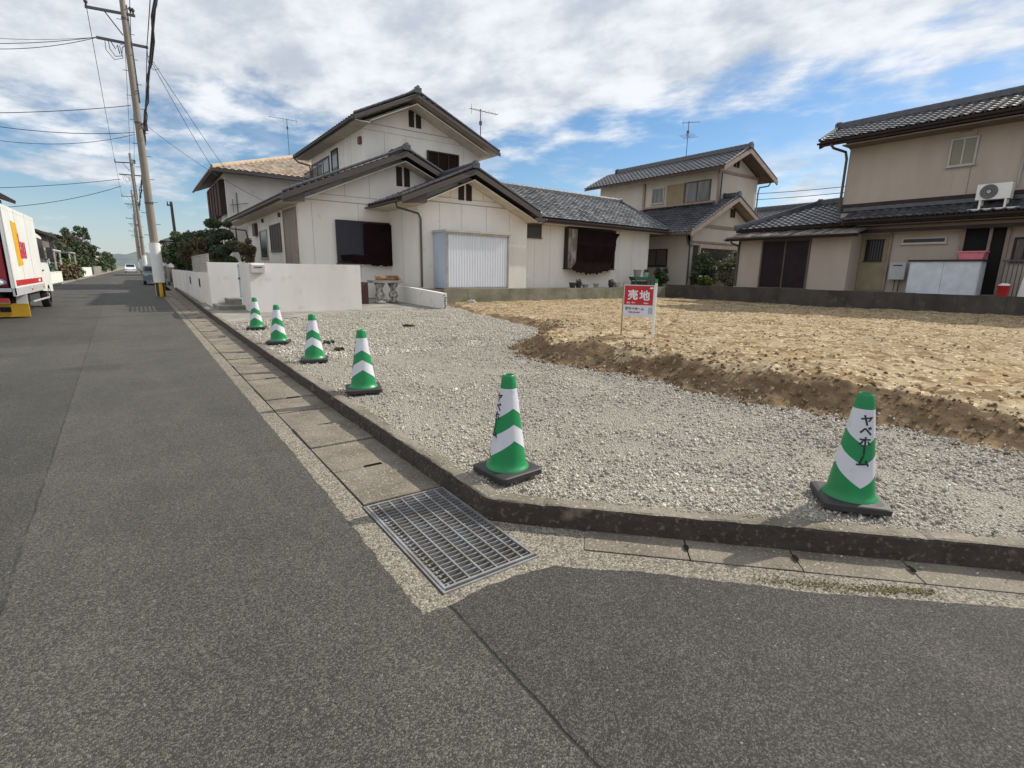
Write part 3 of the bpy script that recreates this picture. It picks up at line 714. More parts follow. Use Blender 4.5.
def gutter(mb, p, q, r=.055, m=0):
    p, q = Vector(p), Vector(q); d = (q-p).normalized(); sd = d.cross(Vector((0,0,1))).normalized()
    b = len(mb.v); K = 7
    for a in (p, q):
        for rr in (r, r*.86):
            for k in range(K):
                th = math.pi*k/(K-1); mb.v.append(tuple(a+sd*math.cos(th)*rr-Vector((0,0,math.sin(th)*rr))))
    for k in range(K-1):
        mb.f.append((b+k, b+k+1, b+2*K+k+1, b+2*K+k)); mb.m.append(m); mb.t.append(.5)
        mb.f.append((b+K+k, b+3*K+k, b+3*K+k+1, b+K+k+1)); mb.m.append(m); mb.t.append(.5)
    for o_ in (0, K-1): mb.f.append((b+o_, b+2*K+o_, b+3*K+o_, b+K+o_)); mb.m.append(m); mb.t.append(.5)
def pipe(parent, pts, r=.04, m=None):
    mb = MB(); mb.tube(pts, r, 8); return mb.build('downpipe', m or GUT, parent, smooth=True, autosm=True)
def window(parent, face, c0, c1, z0, z1, pos, fm, gm, panes=2, proud=.05, fw=.06, name='window', sill=True, out=-1):
    """face 'x' (plane x=pos, spans y c0..c1) or 'y'; out: direction the window looks along that axis"""
    f = MB(); g = MB()
    def B(mb, a0, a1, d0, d1, zz0, zz1):
        lo, hi = sorted((pos+out*d0, pos+out*d1))
        if face == 'y': mb.box(a0, a1, lo, hi, zz0, zz1)
        else: mb.box(lo, hi, a0, a1, zz0, zz1)
    B(f, c0, c1, .0, proud, z1-fw, z1); B(f, c0, c1, .0, proud, z0, z0+fw)
    B(f, c0, c0+fw, .0, proud, z0+fw, z1-fw); B(f, c1-fw, c1, .0, proud, z0+fw, z1-fw)
    for k in range(1, panes):
        xm = c0+(c1-c0)*k/panes; B(f, xm-fw*.4, xm+fw*.4, .0, proud*.8, z0+fw, z1-fw)
    if sill: B(f, c0-.04, c1+.04, .0, proud+.04, z0-.03, z0)
    o = f.build(name, fm, parent)
    B(g, c0+fw, c1-fw, .003, proud*.45, z0+fw, z1-fw); g.build('pane', gm, o)
    return o
def seams_y(mb, xs, z0, z1, pos, m=1, w_=.012):     # vertical grooves on a face y=pos
    for x in xs: mb.box(x-w_/2, x+w_/2, pos-.004, pos+.01, z0, z1, m)
def seams_x(mb, ys, z0, z1, pos, m=1, w_=.012):
    for y in ys: mb.box(pos-.004, pos+.01, y-w_/2, y+w_/2, z0, z1, m)
def vent_pair(parent, x0, x1, y, z0, z1, mt=DBROWN, face='y'):
    mb = MB(); g = (x1-x0)*.42
    for a, b_ in ((x0, x0+g), (x1-g, x1)):
        mb.box(a, b_, y-.03, y+.02, z0, z1)
        z = z0+.04
        while z < z1-.02: mb.box(a+.01, b_-.01, y-.045, y-.03, z, z+.02); z += .055
    return mb.build('gable_vent', mt, parent)
def ragged_sheet(parent, y, outline, name='torn_black_sheet', thick=.03):
    mb = MB(); mb.prism(outline, y-thick, y, 'y'); return mb.build(name, mat('torn_dark_sheet', (.010,.007,.008), .9, (.022,.009,.010), 2.2, bump=.8, bscale=7, spec=.05), parent)

# ---------------------------------------------------------- WHITE HOUSE (left)
H = thing('house', 'cream white two storey house with stacked tiled gables behind the white garden wall', 'house', (8,21,0))
mb = MB()
# ground floor main block with gable above
mb.prism([(5.13,.1),(14.0,.1),(14.0,3.9),(13.3,4.1),(9.22,5.80),(5.13,3.98)], 20.9, 32.0, 'y')
seams_y(mb, [5.6,7.4,9.2], 1.0, 3.86, 20.9); mb.box(5.13,8.69,20.89,20.91,3.86,3.89,1); mb.box(5.6,11.5,20.893,20.91,4.10,4.12,1); seams_y(mb, [6.9,7.9,9.9], 4.12, 4.9, 20.9)
seams_x(mb, [21.8,24.5,27.2,29.5], .2, 3.8, 5.13)
# garage block
mb.prism([(8.69,.5),(13.85,.5),(13.85,3.75),(10.78,4.98),(8.69,3.99)], 18.2, 20.9, 'y')
mb.box(8.69,13.85,18.185,18.21,3.86,3.89,1); mb.box(8.69,13.85,18.188,18.21,4.06,4.075,1)
seams_y(mb, [9.62,10.6,11.75,12.9], .7, 3.86, 18.2); seams_y(mb, [9.4,10.1,11.6], 4.08, 4.35, 18.2)
seams_x(mb, [19.6], .7, 3.9, 8.69)
# right wing
mb.box(13.85,22.30,18.6,24.6,.5,3.60); mb.prism([(18.6,3.55),(24.6,3.55),(21.5,5.1)], 14.0, 22.28, 'x')
seams_y(mb, [14.6,15.5,17.0+3.1,21.1], .66, 3.5, 18.6, w_=.008)
mb.box(22.26,22.34,18.57,18.62,.66,3.55)
# upper storey
mb.prism([(8.03,3.5),(13.53,3.5),(13.53,6.62),(10.05,8.12),(8.03,7.16)], 21.6, 29.4, 'y')
mb.box(8.03,13.53,21.585,21.61,7.10,7.125,1); mb.box(8.03,13.53,21.588,21.61,6.86,6.87,1); seams_y(mb, [8.9,9.85,12.7], 5.6, 6.86, 21.6)
seams_x(mb, [23.2,24.2,25.2,27,28.2], 4.9, 6.9, 8.03)
mb.build('wall', [WALL, SEAM], H)
# roofs
mb = MB()
tile_roof(mb, (4.45,35.2,3.97), (4.45,20.2,3.90), (9.22,35.2,6.00), (9.22,20.2,5.98))
tile_roof(mb, (14.0,20.2,3.97), (14.0,30,3.97), (9.22,20.2,5.98), (9.22,30,6.00))
ridge(mb, (9.22,20.15,6.06), (9.22,21.6,6.06)); verge_tiles(mb, (4.45,20.18,4.0),(9.22,20.18,6.08)); verge_tiles(mb, (14.0,20.18,3.97),(9.22,20.18,6.08))
mb.build('lower_roof', [TILE, DBROWN], H)
mb = MB()
tile_roof(mb, (7.80,21.0,3.84), (7.80,17.5,3.84), (10.78,21.0,5.12), (10.78,17.5,5.12))
tile_roof(mb, (14.0,17.5,3.74), (14.0,21.5,3.74), (10.78,17.5,5.12), (10.78,21.5,5.12))
ridge(mb, (10.78,17.45,5.19), (10.78,21.5,5.19)); verge_tiles(mb, (7.80,17.48,3.90),(10.78,17.48,5.2)); verge_tiles(mb, (14.0,17.48,3.8),(10.78,17.48,5.2))
mb.build('garage_roof', [TILE, DBROWN], H)
mb = MB()
tile_roof(mb, (14.1,18.0,3.66), (23.2,18.0,3.60), (14.1,21.4,5.36), (23.0,21.4,5.30), pitch=.27, course=.24)
tile_roof(mb, (23.2,24.9,3.60), (14.1,24.9,3.66), (23.0,21.4,5.30), (14.1,21.4,5.36), pitch=.27, course=.24)
ridge(mb, (12.6,21.4,5.42), (23.0,21.4,5.37), .08); verge_tiles(mb, (23.2,18.0,3.66), (23.0,21.4,5.38), r=.06)
mb.build('wing_roof', [TILEOLD, DBROWN], H)
mb = MB()
tile_roof(mb, (7.39,30.4,7.14), (7.39,20.8,7.12), (10.05,30.4,8.40), (10.05,20.8,8.36))
tile_roof(mb, (14.14,20.8,6.66), (14.14,30.4,6.70), (10.05,20.8,8.36), (10.05,30.4,8.40))
ridge(mb, (10.05,20.75,8.43), (10.05,30.4,8.46)); verge_tiles(mb, (7.39,20.78,7.18),(10.05,20.78,8.46)); verge_tiles(mb, (14.14,20.78,6.72),(10.05,20.78,8.46))
mb.build('upper_roof', [TILE, SOFFIT], H)
# barge boards, eaves boards, boxed soffits
mb = MB()
def barge(mb, p, q, y0, y1, h, m=0): mb.prism([(p[0],p[1]),(q[0],q[1]),(q[0],q[1]-h),(p[0],p[1]-h)], y0, y1, 'y', m)
barge(mb, (4.40,3.90),(9.22,5.95), 20.13, 20.19, .21); barge(mb, (9.22,5.95),(14.05,3.92), 20.13, 20.19, .21)
barge(mb, (7.76,3.83),(10.78,5.09), 17.43, 17.49, .20); barge(mb, (10.78,5.09),(14.05,3.70), 17.43, 17.49, .20)
barge(mb, (10.05,8.33),(14.16,6.64), 20.73, 20.79, .15); barge(mb, (7.37,7.10),(10.05,8.33), 20.73, 20.79, .15)
mb.prism([(7.80,3.62),(8.75,3.70),(8.75,4.10),(7.80,3.75)], 17.50, 17.56, 'y'); mb.prism([(4.45,3.62),(5.2,3.70),(5.2,4.10),(4.45,3.78)], 20.20, 20.26, 'y')
mb.bar((14.1,17.97,3.52),(23.2,17.97,3.47),.03,.16); mb.bar((4.42,35,3.84),(4.42,20.2,3.78),.03,.16); mb.bar((7.36,30,7.02),(7.36,20.8,7.0),.03,.15)
mb.build('barge_board', mat('dark_taupe_trim', (.075,.058,.052), .55), H)
mb = MB()
mb.box(4.47,5.13,20.26,35,3.70,3.73); mb.box(7.82,8.69,17.55,20.9,3.66,3.69); mb.box(13.85,23.1,18.03,18.6,3.40,3.43); mb.box(7.42,8.03,20.8,30,6.92,6.95)
mb.prism([(8.69,3.78),(10.78,4.72),(13.85,3.40),(13.85,3.37),(10.78,4.69),(8.69,3.75)], 17.5, 18.2, 'y')
mb.prism([(8.03,7.02),(10.05,7.98),(13.6,6.5),(13.6,6.47),(10.05,7.95),(8.03,6.99)], 20.8, 21.6, 'y')
mb.prism([(5.13,3.80),(9.22,5.60),(13.3,3.9),(13.3,3.87),(9.22,5.57),(5.13,3.77)], 20.25, 20.9, 'y')
mb.build('soffit', SOFFIT, H)
mb = MB(); gutter(mb, (4.36,35,3.80), (4.36,20.25,3.78)); mb.build('gutter', GUT, H)
mb = MB(); gutter(mb, (7.72,20.9,3.74), (7.72,17.55,3.73)); mb.build('gutter', GUT, H)
mb = MB(); gutter(mb, (14.7,17.9,3.58), (23.1,17.9,3.50)); mb.build('gutter', GUT, H)
mb = MB(); gutter(mb, (7.30,30,7.02), (7.30,20.8,7.0)); mb.build('gutter', GUT, H)
pipe(H, [(7.72,17.9,3.68),(7.80,18.0,3.52),(8.70,18.13,3.38),(8.78,18.12,3.2),(8.78,18.12,.68)])
pipe(H, [(14.75,17.9,3.52),(14.65,18.1,3.40),(14.02,18.5,3.34),(13.98,18.53,3.2),(13.98,18.53,.66)], .035)
pipe(H, [(4.42,33.8,3.76),(4.5,33.6,3.45),(5.05,32.2,3.3),(5.08,32.1,3.0),(5.08,32.1,.2)])
pipe(H, [(7.32,30,6.96),(7.5,29.8,6.75),(7.95,29.45,6.6),(7.97,29.42,6.3),(7.97,29.42,5.0)])
# openings
vent_pair(H, 9.07, 9.66, 20.9, 4.72, 5.46); vent_pair(H, 10.45, 11.05, 18.2, 4.02, 4.66); vent_pair(H, 10.02, 10.58, 21.6, 7.26, 7.90)
window(H, 'y', 10.83, 12.40, 5.45, 6.44, 21.6, DBROWN, SLAT, 3, .10)
wd = window(H, 'y', 6.46, 8.66, 1.55, 3.20, 20.9, DBROWN, GLASS, 2, .12)
mb = MB(); mb.box(6.44,7.55,20.74,20.775,1.62,3.16); mb.build('dark_navy_shutter', mat('dark_navy_shutter', (.018,.018,.032), .5), wd)
ol = [(7.52,3.10),(8.68,3.12),(8.70,1.5)]
xx = 8.62
while xx > 6.75: ol.append((xx, 1.42+.22*(8.62-xx)/1.9*.9+rnd.uniform(-.05,.05))); xx -= .11
ol += [(6.62,1.62),(6.55,1.85),(7.1,1.9),(7.5,1.86)]
ragged_sheet(wd, 20.70, ol)
window(H, 'y', 14.08, 14.95, 2.82, 3.45, 18.6, BROWN, mat('louvre_glass', (.10,.09,.08), .3, (.05,.045,.04), 9, (.1,.1,4)), 1, .05)
wd = window(H, 'y', 16.35, 19.5, 1.50, 3.36, 18.6, DBROWN, GLASS, 2, .30, .08)
mb = MB(); mb.box(16.33,16.95,18.22,18.28,1.52,3.30); mb.box(16.42,16.46,18.17,18.22,1.5,3.3); mb.build('side_screen', mat('old_grey_brown_screen', (.16,.13,.10), .8, (.32,.30,.27), 3, (1,1,.5), lo=.45, hi=.6), wd)
ol = [(16.85,3.32),(19.62,3.22)]
for z_ in np.arange(3.0, 1.6, -.14): ol.append((19.12+.36*(z_-1.5)/1.7+rnd.uniform(-.05,.05), z_))
xx = 18.9
while xx > 16.6: ol.append((xx, 1.40-.14*math.sin((xx-16.6)*1.35)+rnd.uniform(-.06,.06))); xx -= .12
ol += [(16.55,1.55),(16.8,1.8)]
ragged_sheet(wd, 18.20, ol, thick=.05)
# street side of the ground floor: entrance door, two windows, lamps
mb = MB(); mb.box(5.075,5.128,21.35,23.2,.3,3.55); o = mb.build('door', mat('brown_grey_door', (.27,.225,.18), .7, (.22,.18,.15), 2, (1,1,.2)), H)
mb = MB(); mb.box(5.03,5.072,21.5,21.56,1.2,1.5); mb.build('handle', METD, o)
mb = MB(); mb.box(5.05,5.13,21.28,21.345,.2,3.62); mb.box(5.05,5.13,23.205,23.27,.2,3.62); mb.box(5.05,5.13,21.345,23.205,3.56,3.62); mb.build('door_frame', TAUPE, H)
window(H, 'x', 24.1, 26.2, 2.05, 3.20, 5.13, BROWN, mat('brown_lattice_pane', (.10,.075,.065), .6, (.05,.04,.04), 10), 4)
window(H, 'x', 27.0, 28.7, 1.75, 3.10, 5.13, ALU, GLASS, 1)
mb = MB(); mb.box(4.98,5.128,29.2,29.9,2.9,3.5); mb.build('awning_box', mat('maroon_box', (.12,.04,.035), .6), H)
for yy in (24.0,27.6):
    mb = MB(); mb.box(5.03,5.128,yy-.05,yy+.05,3.42,3.60); mb.build('wall_lamp', METD, H)
# upper street side
window(H, 'x', 24.95, 25.9, 5.5, 6.72, 8.03, DBROWN, CURT, 1)
o = window(H, 'x', 26.3, 29.3, 5.3, 6.6, 8.03, METD, CURT, 3)
mb = MB(); mb.box(7.60,7.64,26.2,29.4,6.10,6.15); mb.box(7.60,7.64,26.2,29.4,5.2,5.25); 
for k in range(22): mb.box(7.61,7.63,26.25+k*.145,26.28+k*.145,5.22,6.12)
mb.box(7.62,8.02,26.2,26.24,5.2,5.25); mb.box(7.62,8.02,29.36,29.4,5.2,5.25)
mb.build('balcony_rail', METD, H)
mb = MB(); mb.box(7.93,8.027,21.85,22.1,6.35,6.62); mb.build('vent_cowl', mat('rust_red', (.16,.05,.04), .6), H)

# ribbed steel store in front of the garage
S_ = thing('storage_shed', 'white ribbed steel storage shed built against the white house on the retaining wall', 'shed', (10.7,17.3,.65))
mb = MB(); mb.box(9.32,9.36,17.19,18.17,.66,2.72); mb.build('side_panel', SHEDB, S_)
mb = MB(); mb.box(9.40,12.10,17.22,17.26,.70,2.70)
k = 0; xx = 9.42
while xx < 12.08: mb.prism([(xx,17.22),(xx+.02,17.19),(xx+.075,17.19),(xx+.095,17.22)], .72, 2.69, 'z'); xx += .118
mb.build('front_panel', SHEDW, S_)
mb = MB(); mb.box(9.26,12.24,17.08,18.17,2.72,2.80); mb.box(9.30,12.20,17.12,17.17,2.66,2.72); mb.build('roof', mat('pale_grey_flashing', (.50,.48,.44), .6), S_)
mb = MB(); mb.box(12.10,12.18,17.17,17.27,.66,2.71); mb.box(9.32,9.40,17.17,17.19,.66,2.71); mb.box(9.40,12.10,17.18,17.27,.66,.70); mb.build('frame', ALU, S_)

# ---------------------------------------------------------- TAN-ROOFED HOUSE behind
H2 = thing('house', 'white stucco house with a pale tan tiled hip roof beyond the pine trees', 'house', (6,38,0))
mb = MB(); mb.box(4.78,15,36,45.2,.1,6.80); mb.build('wall', WALLW, H2)
mb = MB()
tile_roof(mb, (4.02,35.1,6.84),(16,35.1,6.84),(10.2,41.3,9.15),(10.6,41.3,9.15), pitch=.36, course=.36, amp=.07)
tile_roof(mb, (4.02,45.8,6.84),(4.02,35.1,6.84),(10.2,43.5,9.15),(10.2,41.3,9.15), pitch=.36, course=.36, amp=.07)
tile_roof(mb, (16,35.1,6.84),(16,45.8,6.84),(10.6,41.3,9.15),(10.6,43.5,9.15), pitch=.36, course=.36, amp=.07)
ridge(mb, (10.2,41.3,9.2),(10.6,41.3,9.2),.10); ridge(mb, (4.05,35.1,6.90),(10.2,41.3,9.22),.085, ends=False)
mb.build('roof', [TILETAN, mat('grey_taupe_eave', (.20,.17,.155), .7)], H2)
mb = MB(); gutter(mb, (3.98,35.02,6.68),(16,35.02,6.66),.07); mb.build('gutter', GUT, H2)
mb = MB(); gutter(mb, (3.92,45.8,6.68),(3.92,35.1,6.68),.07); mb.build('gutter', GUT, H2)
wd = window(H2, 'x', 36.4, 42.2, 4.55, 6.45, 4.78, DBROWN, SLAT, 4, .22, .12)
mb = MB()
for k in range(5): mb.box(4.46,4.55,36.5+k*1.35,37.35+k*1.35,4.42+.12*math.sin(k*2),6.4)
mb.build('brown_louvre', mat('red_brown_wood', (.07,.032,.026), .8), wd)
mb = MB(); mb.tube([(5.3,35.9,5.7),(5.3,35.9,4.3)], .03, 6); mb.bar((4.9,35.85,4.95),(5.9,35.85,5.15),.03,.03); mb.bar((5.05,35.85,4.55),(5.05,35.85,5.3),.03,.03); mb.build('wall_bracket', METD, H2)

# ---------------------------------------------------------- MIDDLE HOUSE
H3 = thing('house', 'pale beige two storey house with taupe trim standing between the other two', 'house', (27,20,0))
mb = MB()
mb.prism([(26.95,.6),(30.95,.6),(30.95,6.98),(28.5,8.03),(26.95,7.15)], 17.8, 27.0, 'y')
mb.prism([(24.6,.6),(26.95,.6),(26.95,5.05),(24.6,3.82)], 17.62, 27.0, 'y')
mb.prism([(24.6,2.9),(30.0,2.9),(30.0,4.2),(27.65,5.35),(24.6,3.82)], 17.5, 17.8, 'y')
mb.build('wall', BEIGE2, H3)
mb = MB()
tile_roof(mb, (26.15,27.75,7.07),(26.15,17.0,7.08),(28.42,27.75,8.24),(28.42,17.0,8.26))
tile_roof(mb, (31.6,17.0,6.90),(31.6,27.75,6.9),(28.42,17.0,8.26),(28.42,27.75,8.24))
ridge(mb, (28.42,16.95,8.33),(28.42,26.9,8.31),.11); verge_tiles(mb, (26.15,16.98,7.12),(28.42,16.98,8.34)); verge_tiles(mb, (31.6,16.98,6.95),(28.42,16.98,8.34))
mb.build('upper_roof', [TILE, BROWN], H3)
mb = MB()
tile_roof(mb, (23.6,26,3.55),(23.6,16.9,3.50),(27.62,26,5.66),(27.62,16.9,5.62))
tile_roof(mb, (30.5,16.9,4.28),(30.5,17.8,4.28),(27.62,16.9,5.62),(27.62,17.8,5.62))
ridge(mb, (27.62,16.85,5.69),(27.62,17.8,5.69),.09); verge_tiles(mb, (23.6,16.88,3.56),(27.62,16.88,5.70)); verge_tiles(mb, (30.5,16.88,4.34),(27.62,16.88,5.70))
mb.build('lower_roof', [TILE, TAUPE], H3)
mb = MB()
barge(mb, (26.1,7.05),(28.42,8.22), 16.92,16.99,.24); barge(mb, (28.42,8.22),(31.65,6.85), 16.92,16.99,.24)
barge(mb, (23.55,3.50),(27.62,5.58), 16.82,16.89,.24); barge(mb, (27.62,5.58),(30.55,4.22), 16.82,16.89,.24)
mb.box(24.55,30.1,17.44,17.50,3.86,4.02); mb.box(24.55,30.1,17.44,17.50,3.02,3.12); mb.box(26.9,31.0,17.74,17.80,6.92,7.06)
mb.box(26.85,27.0,17.72,17.80,4.9,6.95); mb.box(26.85,26.95,22.95,23.1,5.0,6.9)
mb.box(26.7,26.95,17.9,22.9,5.32,5.42)
mb.build('trim', TAUPE, H3)
vent_pair(H3, 28.25, 28.8, 17.8, 7.35, 7.85); vent_pair(H3, 27.95, 28.4, 17.5, 4.55, 5.02)
window(H3, 'x', 18.25, 20.0, 5.42, 6.62, 26.95, BROWN, CURT, 2, .08)
mb = MB(); mb.box(26.87,26.95,20.0,21.25,5.42,6.60); mb.build('shutter_box', mat('olive_tan_panel', (.30,.23,.13), .7), H3)
window(H3, 'x', 21.45, 22.4, 5.60, 6.55, 26.95, ALU, CURT, 1, .06)
window(H3, 'x', 19.05, 20.6, 1.75, 2.72, 24.6, DBROWN, mat('barred_pane', (.06,.045,.045), .5, (.14,.11,.10), 14, (1,6,.2)), 2, .06)
# open porch under the gable
mb = MB(); mb.box(24.65,30.0,17.0,17.1,2.72,2.90); mb.box(29.9,30.0,17.0,17.1,.6,2.72); mb.box(24.62,24.74,17.0,17.1,.6,2.72); mb.build('porch_post', TAUPE, H3)
mb = MB(); mb.box(24.9,29.8,17.60,17.612,.65,2.85); mb.build('porch_recess', mat('dark_porch_screen', (.045,.04,.035), .9, (.11,.09,.07), 5), H3)  # dark sheet drawn in for the shade inside the open porch
pipe(H3, [(23.6,17.2,3.44),(23.9,17.3,3.1),(24.5,17.55,2.8),(24.53,17.57,2.5),(24.53,17.57,.7)], .045)
pipe(H3, [(31.55,17.3,6.80),(31.5,17.4,6.6),(31.05,17.7,6.5),(31.0,17.72,6.2),(31.0,17.72,3.0)], .045, mat('grey_pipe', (.25,.27,.30), .5))
pipe(H3, [(27.1,17.7,6.9),(27.1,17.7,5.3)], .04)
mb = MB(); gutter(mb, (23.5,26,3.42),(23.5,16.9,3.38)); mb.build('gutter', BROWN, H3)
mb = MB(); gutter(mb, (26.07,27.7,6.95),(26.07,17.0,6.95)); mb.build('gutter', BROWN, H3)

# ---------------------------------------------------------- RIGHT HOUSE
H4 = thing('house', 'beige two storey house in shade at the right edge with a wide glazed tile roof', 'house', (25,6,0))
mb = MB(); mb.box(24.0,28.0,-8,10.0,.6,6.55); mb.prism([(24.0,6.5),(28,6.5),(28,6.55),(25.5,7.45),(24.0,6.85)], -7.8, 9.9, 'y')
mb.box(23.985,24.01,6.05-.02,6.05-.0,4.2,6.5,1); mb.box(23.99,24.01,6.5,6.54,4.2,6.6,0)
mb.build('wall', [BEIGE, mat('beige_seam', (.33,.27,.21), .9)], H4)
mb = MB(); mb.box(23.0,24.0,9.05,13.72,.6,3.05); mb.box(23.98,27,10,13.7,.6,3.6); mb.build('annex_wall', BEIGE, H4)
mb = MB()
tile_roof(mb, (23.2,10.85,6.68),(23.2,-9,6.68),(25.5,11.2,7.62),(25.5,-9,7.72), amp=.045)
tile_roof(mb, (28.6,-9,6.4),(28.6,11.2,6.4),(25.5,-9,7.72),(25.5,11.2,7.62))
ridge(mb, (25.5,11.25,7.68),(25.5,-9,7.78),.10); verge_tiles(mb, (23.2,10.87,6.74),(25.5,11.2,7.68), r=.065)
mb.build('upper_roof', [TILE, DBROWN], H4)
mb = MB()
tile_roof(mb, (23.25,9.6,3.52),(23.25,-9,3.52),(23.99,9.6,3.92),(23.99,-9,3.92), amp=.045, course=.25)
ridge(mb, (23.95,9.9,3.98),(23.95,-9,3.98),.06, ends=False)
mb.build('pent_roof', [TILE, DBROWN], H4)
mb = MB()
tile_roof(mb, (23.45,14.3,3.40),(23.45,9.5,3.46),(26.2,11.9,4.58),(26.2,9.5,4.58), amp=.045)
ridge(mb, (23.5,14.35,3.50),(26.2,11.9,4.66),.08); ridge(mb, (26.2,11.9,4.66),(26.2,9.6,4.72),.09)
mb.build('annex_tile_roof', [TILE, DBROWN], H4)
mb = MB(); q = []
Yc = 14.15; 
mb.prism([(22.45,3.02),(23.95,3.36),(23.95,3.31),(22.45,2.97)], 8.65, Yc, 'y')
yy = 8.7
while yy < Yc-.02: mb.bar((22.45,yy,3.035),(23.6,yy,3.30),.05,.03); yy += .42
mb.build('lean_to_roof', mat('pale_metal_sheet', (.28,.24,.21), .35, (.10,.09,.085), 1.2, (.4,2,1), metal=.2, lo=.4, hi=.6), H4)
mb = MB(); mb.box(22.43,22.48,8.65,14.15,2.84,2.965); mb.box(23.15,23.23,-9,9.6,3.34,3.47); mb.box(23.14,23.2,-9,10.85,6.46,6.64); mb.prism([(23.2,6.6),(25.5,7.52),(25.5,7.32),(23.2,6.40)], 10.8, 10.86, 'y')
mb.box(23.96,24.0,-8,10.0,3.90,4.22); mb.box(23.5,23.62,-8,9.0,3.02,3.14); mb.box(22.98,23.02,13.72,13.8,.8,2.9)
mb.build('trim', DBROWN, H4)
mb = MB(); mb.box(23.2,24.0,-8,10.0,6.38,6.42); mb.box(23.3,24.0,-8,9.05,3.28,3.31); mb.build('soffit', mat('brown_soffit', (.20,.155,.12), .8), H4)  # soffit brown is darkened to carry the eave shadow in its colour
mb = MB(); gutter(mb, (23.1,-9,6.60),(23.1,10.9,6.60),.065); mb.build('gutter', DBROWN, H4)
mb = MB(); gutter(mb, (23.1,-9,3.44),(23.1,9.5,3.44),.06); mb.build('gutter', DBROWN, H4)
mb = MB(); gutter(mb, (22.4,8.6,2.95),(22.4,14.2,2.93),.055); mb.build('gutter', DBROWN, H4)
pipe(H4, [(23.1,10.4,6.52),(23.2,10.3,6.35),(23.8,10.08,6.25),(23.92,10.06,6.0),(23.92,10.06,3.9)], .05)
pipe(H4, [(22.4,13.9,2.9),(22.5,13.85,2.75),(22.9,13.76,2.65),(22.95,13.76,2.4),(22.95,13.76,.8)], .045)
window(H4, 'x', 10.55, 12.65, .75, 2.86, 23.0, BROWN, mat('dark_screen_glass', (.014,.009,.012), .4, (.026,.014,.02), 2, spec=.2), 2, .05, .07)
window(H4, 'x', 5.95, 6.72, 5.2, 6.14, 24.0, ALU, mat('yellowish_glass', (.24,.22,.12), .2, (.17,.17,.13), 1.1), 2, .06, .06)
mb = MB(); mb.box(23.95,24.0,6.2,6.55,6.32,6.42)
for k in range(5): mb.box(23.94,23.95,6.22+k*.065,6.25+k*.065,6.33,6.41)
mb.build('wall_vent', TAUPE, H4)
# narrow door with a barred light, horizontal window, open service door, gate
mb = MB(); mb.box(23.95,23.99,8.10,9.02,.8,2.92); o = mb.build('door', mat('khaki_door', (.30,.25,.155), .7), H4)
mb = MB(); mb.box(23.92,23.95,8.25,8.85,1.95,2.78); mb.build('door_window', GLASS, o)
mb = MB()
for k in range(7): mb.box(23.89,23.905,8.27+k*.093,8.29+k*.093,1.95,2.78)
mb.box(23.885,23.90,8.22,8.88,2.74,2.79); mb.box(23.885,23.90,8.22,8.88,1.93,1.98); mb.build('door_bar', DBROWN, o)
mb = MB(); mb.box(23.9,23.99,8.0,8.08,.8,3.0); mb.build('door_frame', TAUPE, H4)
window(H4, 'x', 6.32, 7.68, 2.58, 2.80, 24.0, BEIGE2, GLASS, 1, .06, .045)
mb = MB(); mb.box(23.96,23.99,4.72,5.82,.8,3.04); mb.build('service_opening', mat('black_interior', (.008,.007,.008), .9), H4)
mb = MB(); mb.box(23.88,23.96,5.80,5.90,.8,3.1); mb.box(23.88,23.96,5.08,5.16,.8,3.04); mb.box(23.88,23.96,4.62,4.72,.8,3.1); mb.build('post', TAUPE, H4)
window(H4, 'x', 3.9, 4.5, 1.9, 2.7, 24.0, DBROWN, mat('grille_pane', (.05,.04,.04), .6, (.16,.13,.11), 9, (1,5,.3)), 2, .06)
window(H4, 'x', 4.0, 4.6, 4.9, 5.9, 24.0, ALU, GLASS, 1, .05)
pipe(H4, [(23.93,4.72,6.3),(23.93,4.72,4.35)], .03, mat('grey_lagging', (.42,.40,.38), .6))
# things standing by the right house
A = thing('air_conditioner', 'white outdoor air conditioner unit on a stand on the right house lower roof', 'air conditioner', (23.6,5.15,3.75))
mb = MB(); mb.box(23.35,23.70,4.72,5.60,3.92,4.42); mb.build('casing', WHITE, A)
mb = MB(); n_ = 40
ring = []
mb.prism([(5.28+.23*math.cos(2*math.pi*k/n_), 4.17+.23*math.sin(2*math.pi*k/n_)) for k in range(n_)], 23.335, 23.349, 'x'); mb.build('fan_grille', METD, A)
mb = MB(); mb.prism([(5.28+.055*math.cos(2*math.pi*k/16), 4.17+.055*math.sin(2*math.pi*k/16)) for k in range(16)], 23.325, 23.334, 'x')
for r_ in (.12,.17,.21): 
    mb.tube([(23.33, 5.28+r_*math.cos(2*math.pi*k/24), 4.17+r_*math.sin(2*math.pi*k/24)) for k in range(25)], .004, 4)
mb.build('fan_hub', mat('light_grey_plastic', (.45,.45,.45), .5), A)
mb = MB()
for yy in (4.82,5.46): mb.box(23.36,23.42,yy-.03,yy+.03,3.62,3.92); mb.box(23.64,23.70,yy-.03,yy+.03,3.75,3.92)
mb.box(23.34,23.40,4.45,5.75,3.60,3.64); mb.build('stand', WHITE, A)
G_ = thing('water_heater', 'small pale grey wall mounted water heater left of the white cabinet', 'water heater', (23.9,7.6,1.2))
mb = MB(); mb.box(23.72,23.93,7.34,7.86,1.25,1.90); mb.build('casing', mat('pale_grey_metal', (.50,.51,.52), .5), G_)
mb = MB(); mb.box(23.71,23.72,7.45,7.75,1.76,1.80); mb.build('vent_slot', DBROWN, G_)
mb = MB(); mb.tube([(23.82,7.5,1.25),(23.82,7.5,1.0),(23.85,7.52,.8)], .02, 6); mb.tube([(23.82,7.65,1.25),(23.82,7.65,.8)], .016, 6); mb.build('pipe', METD, G_)
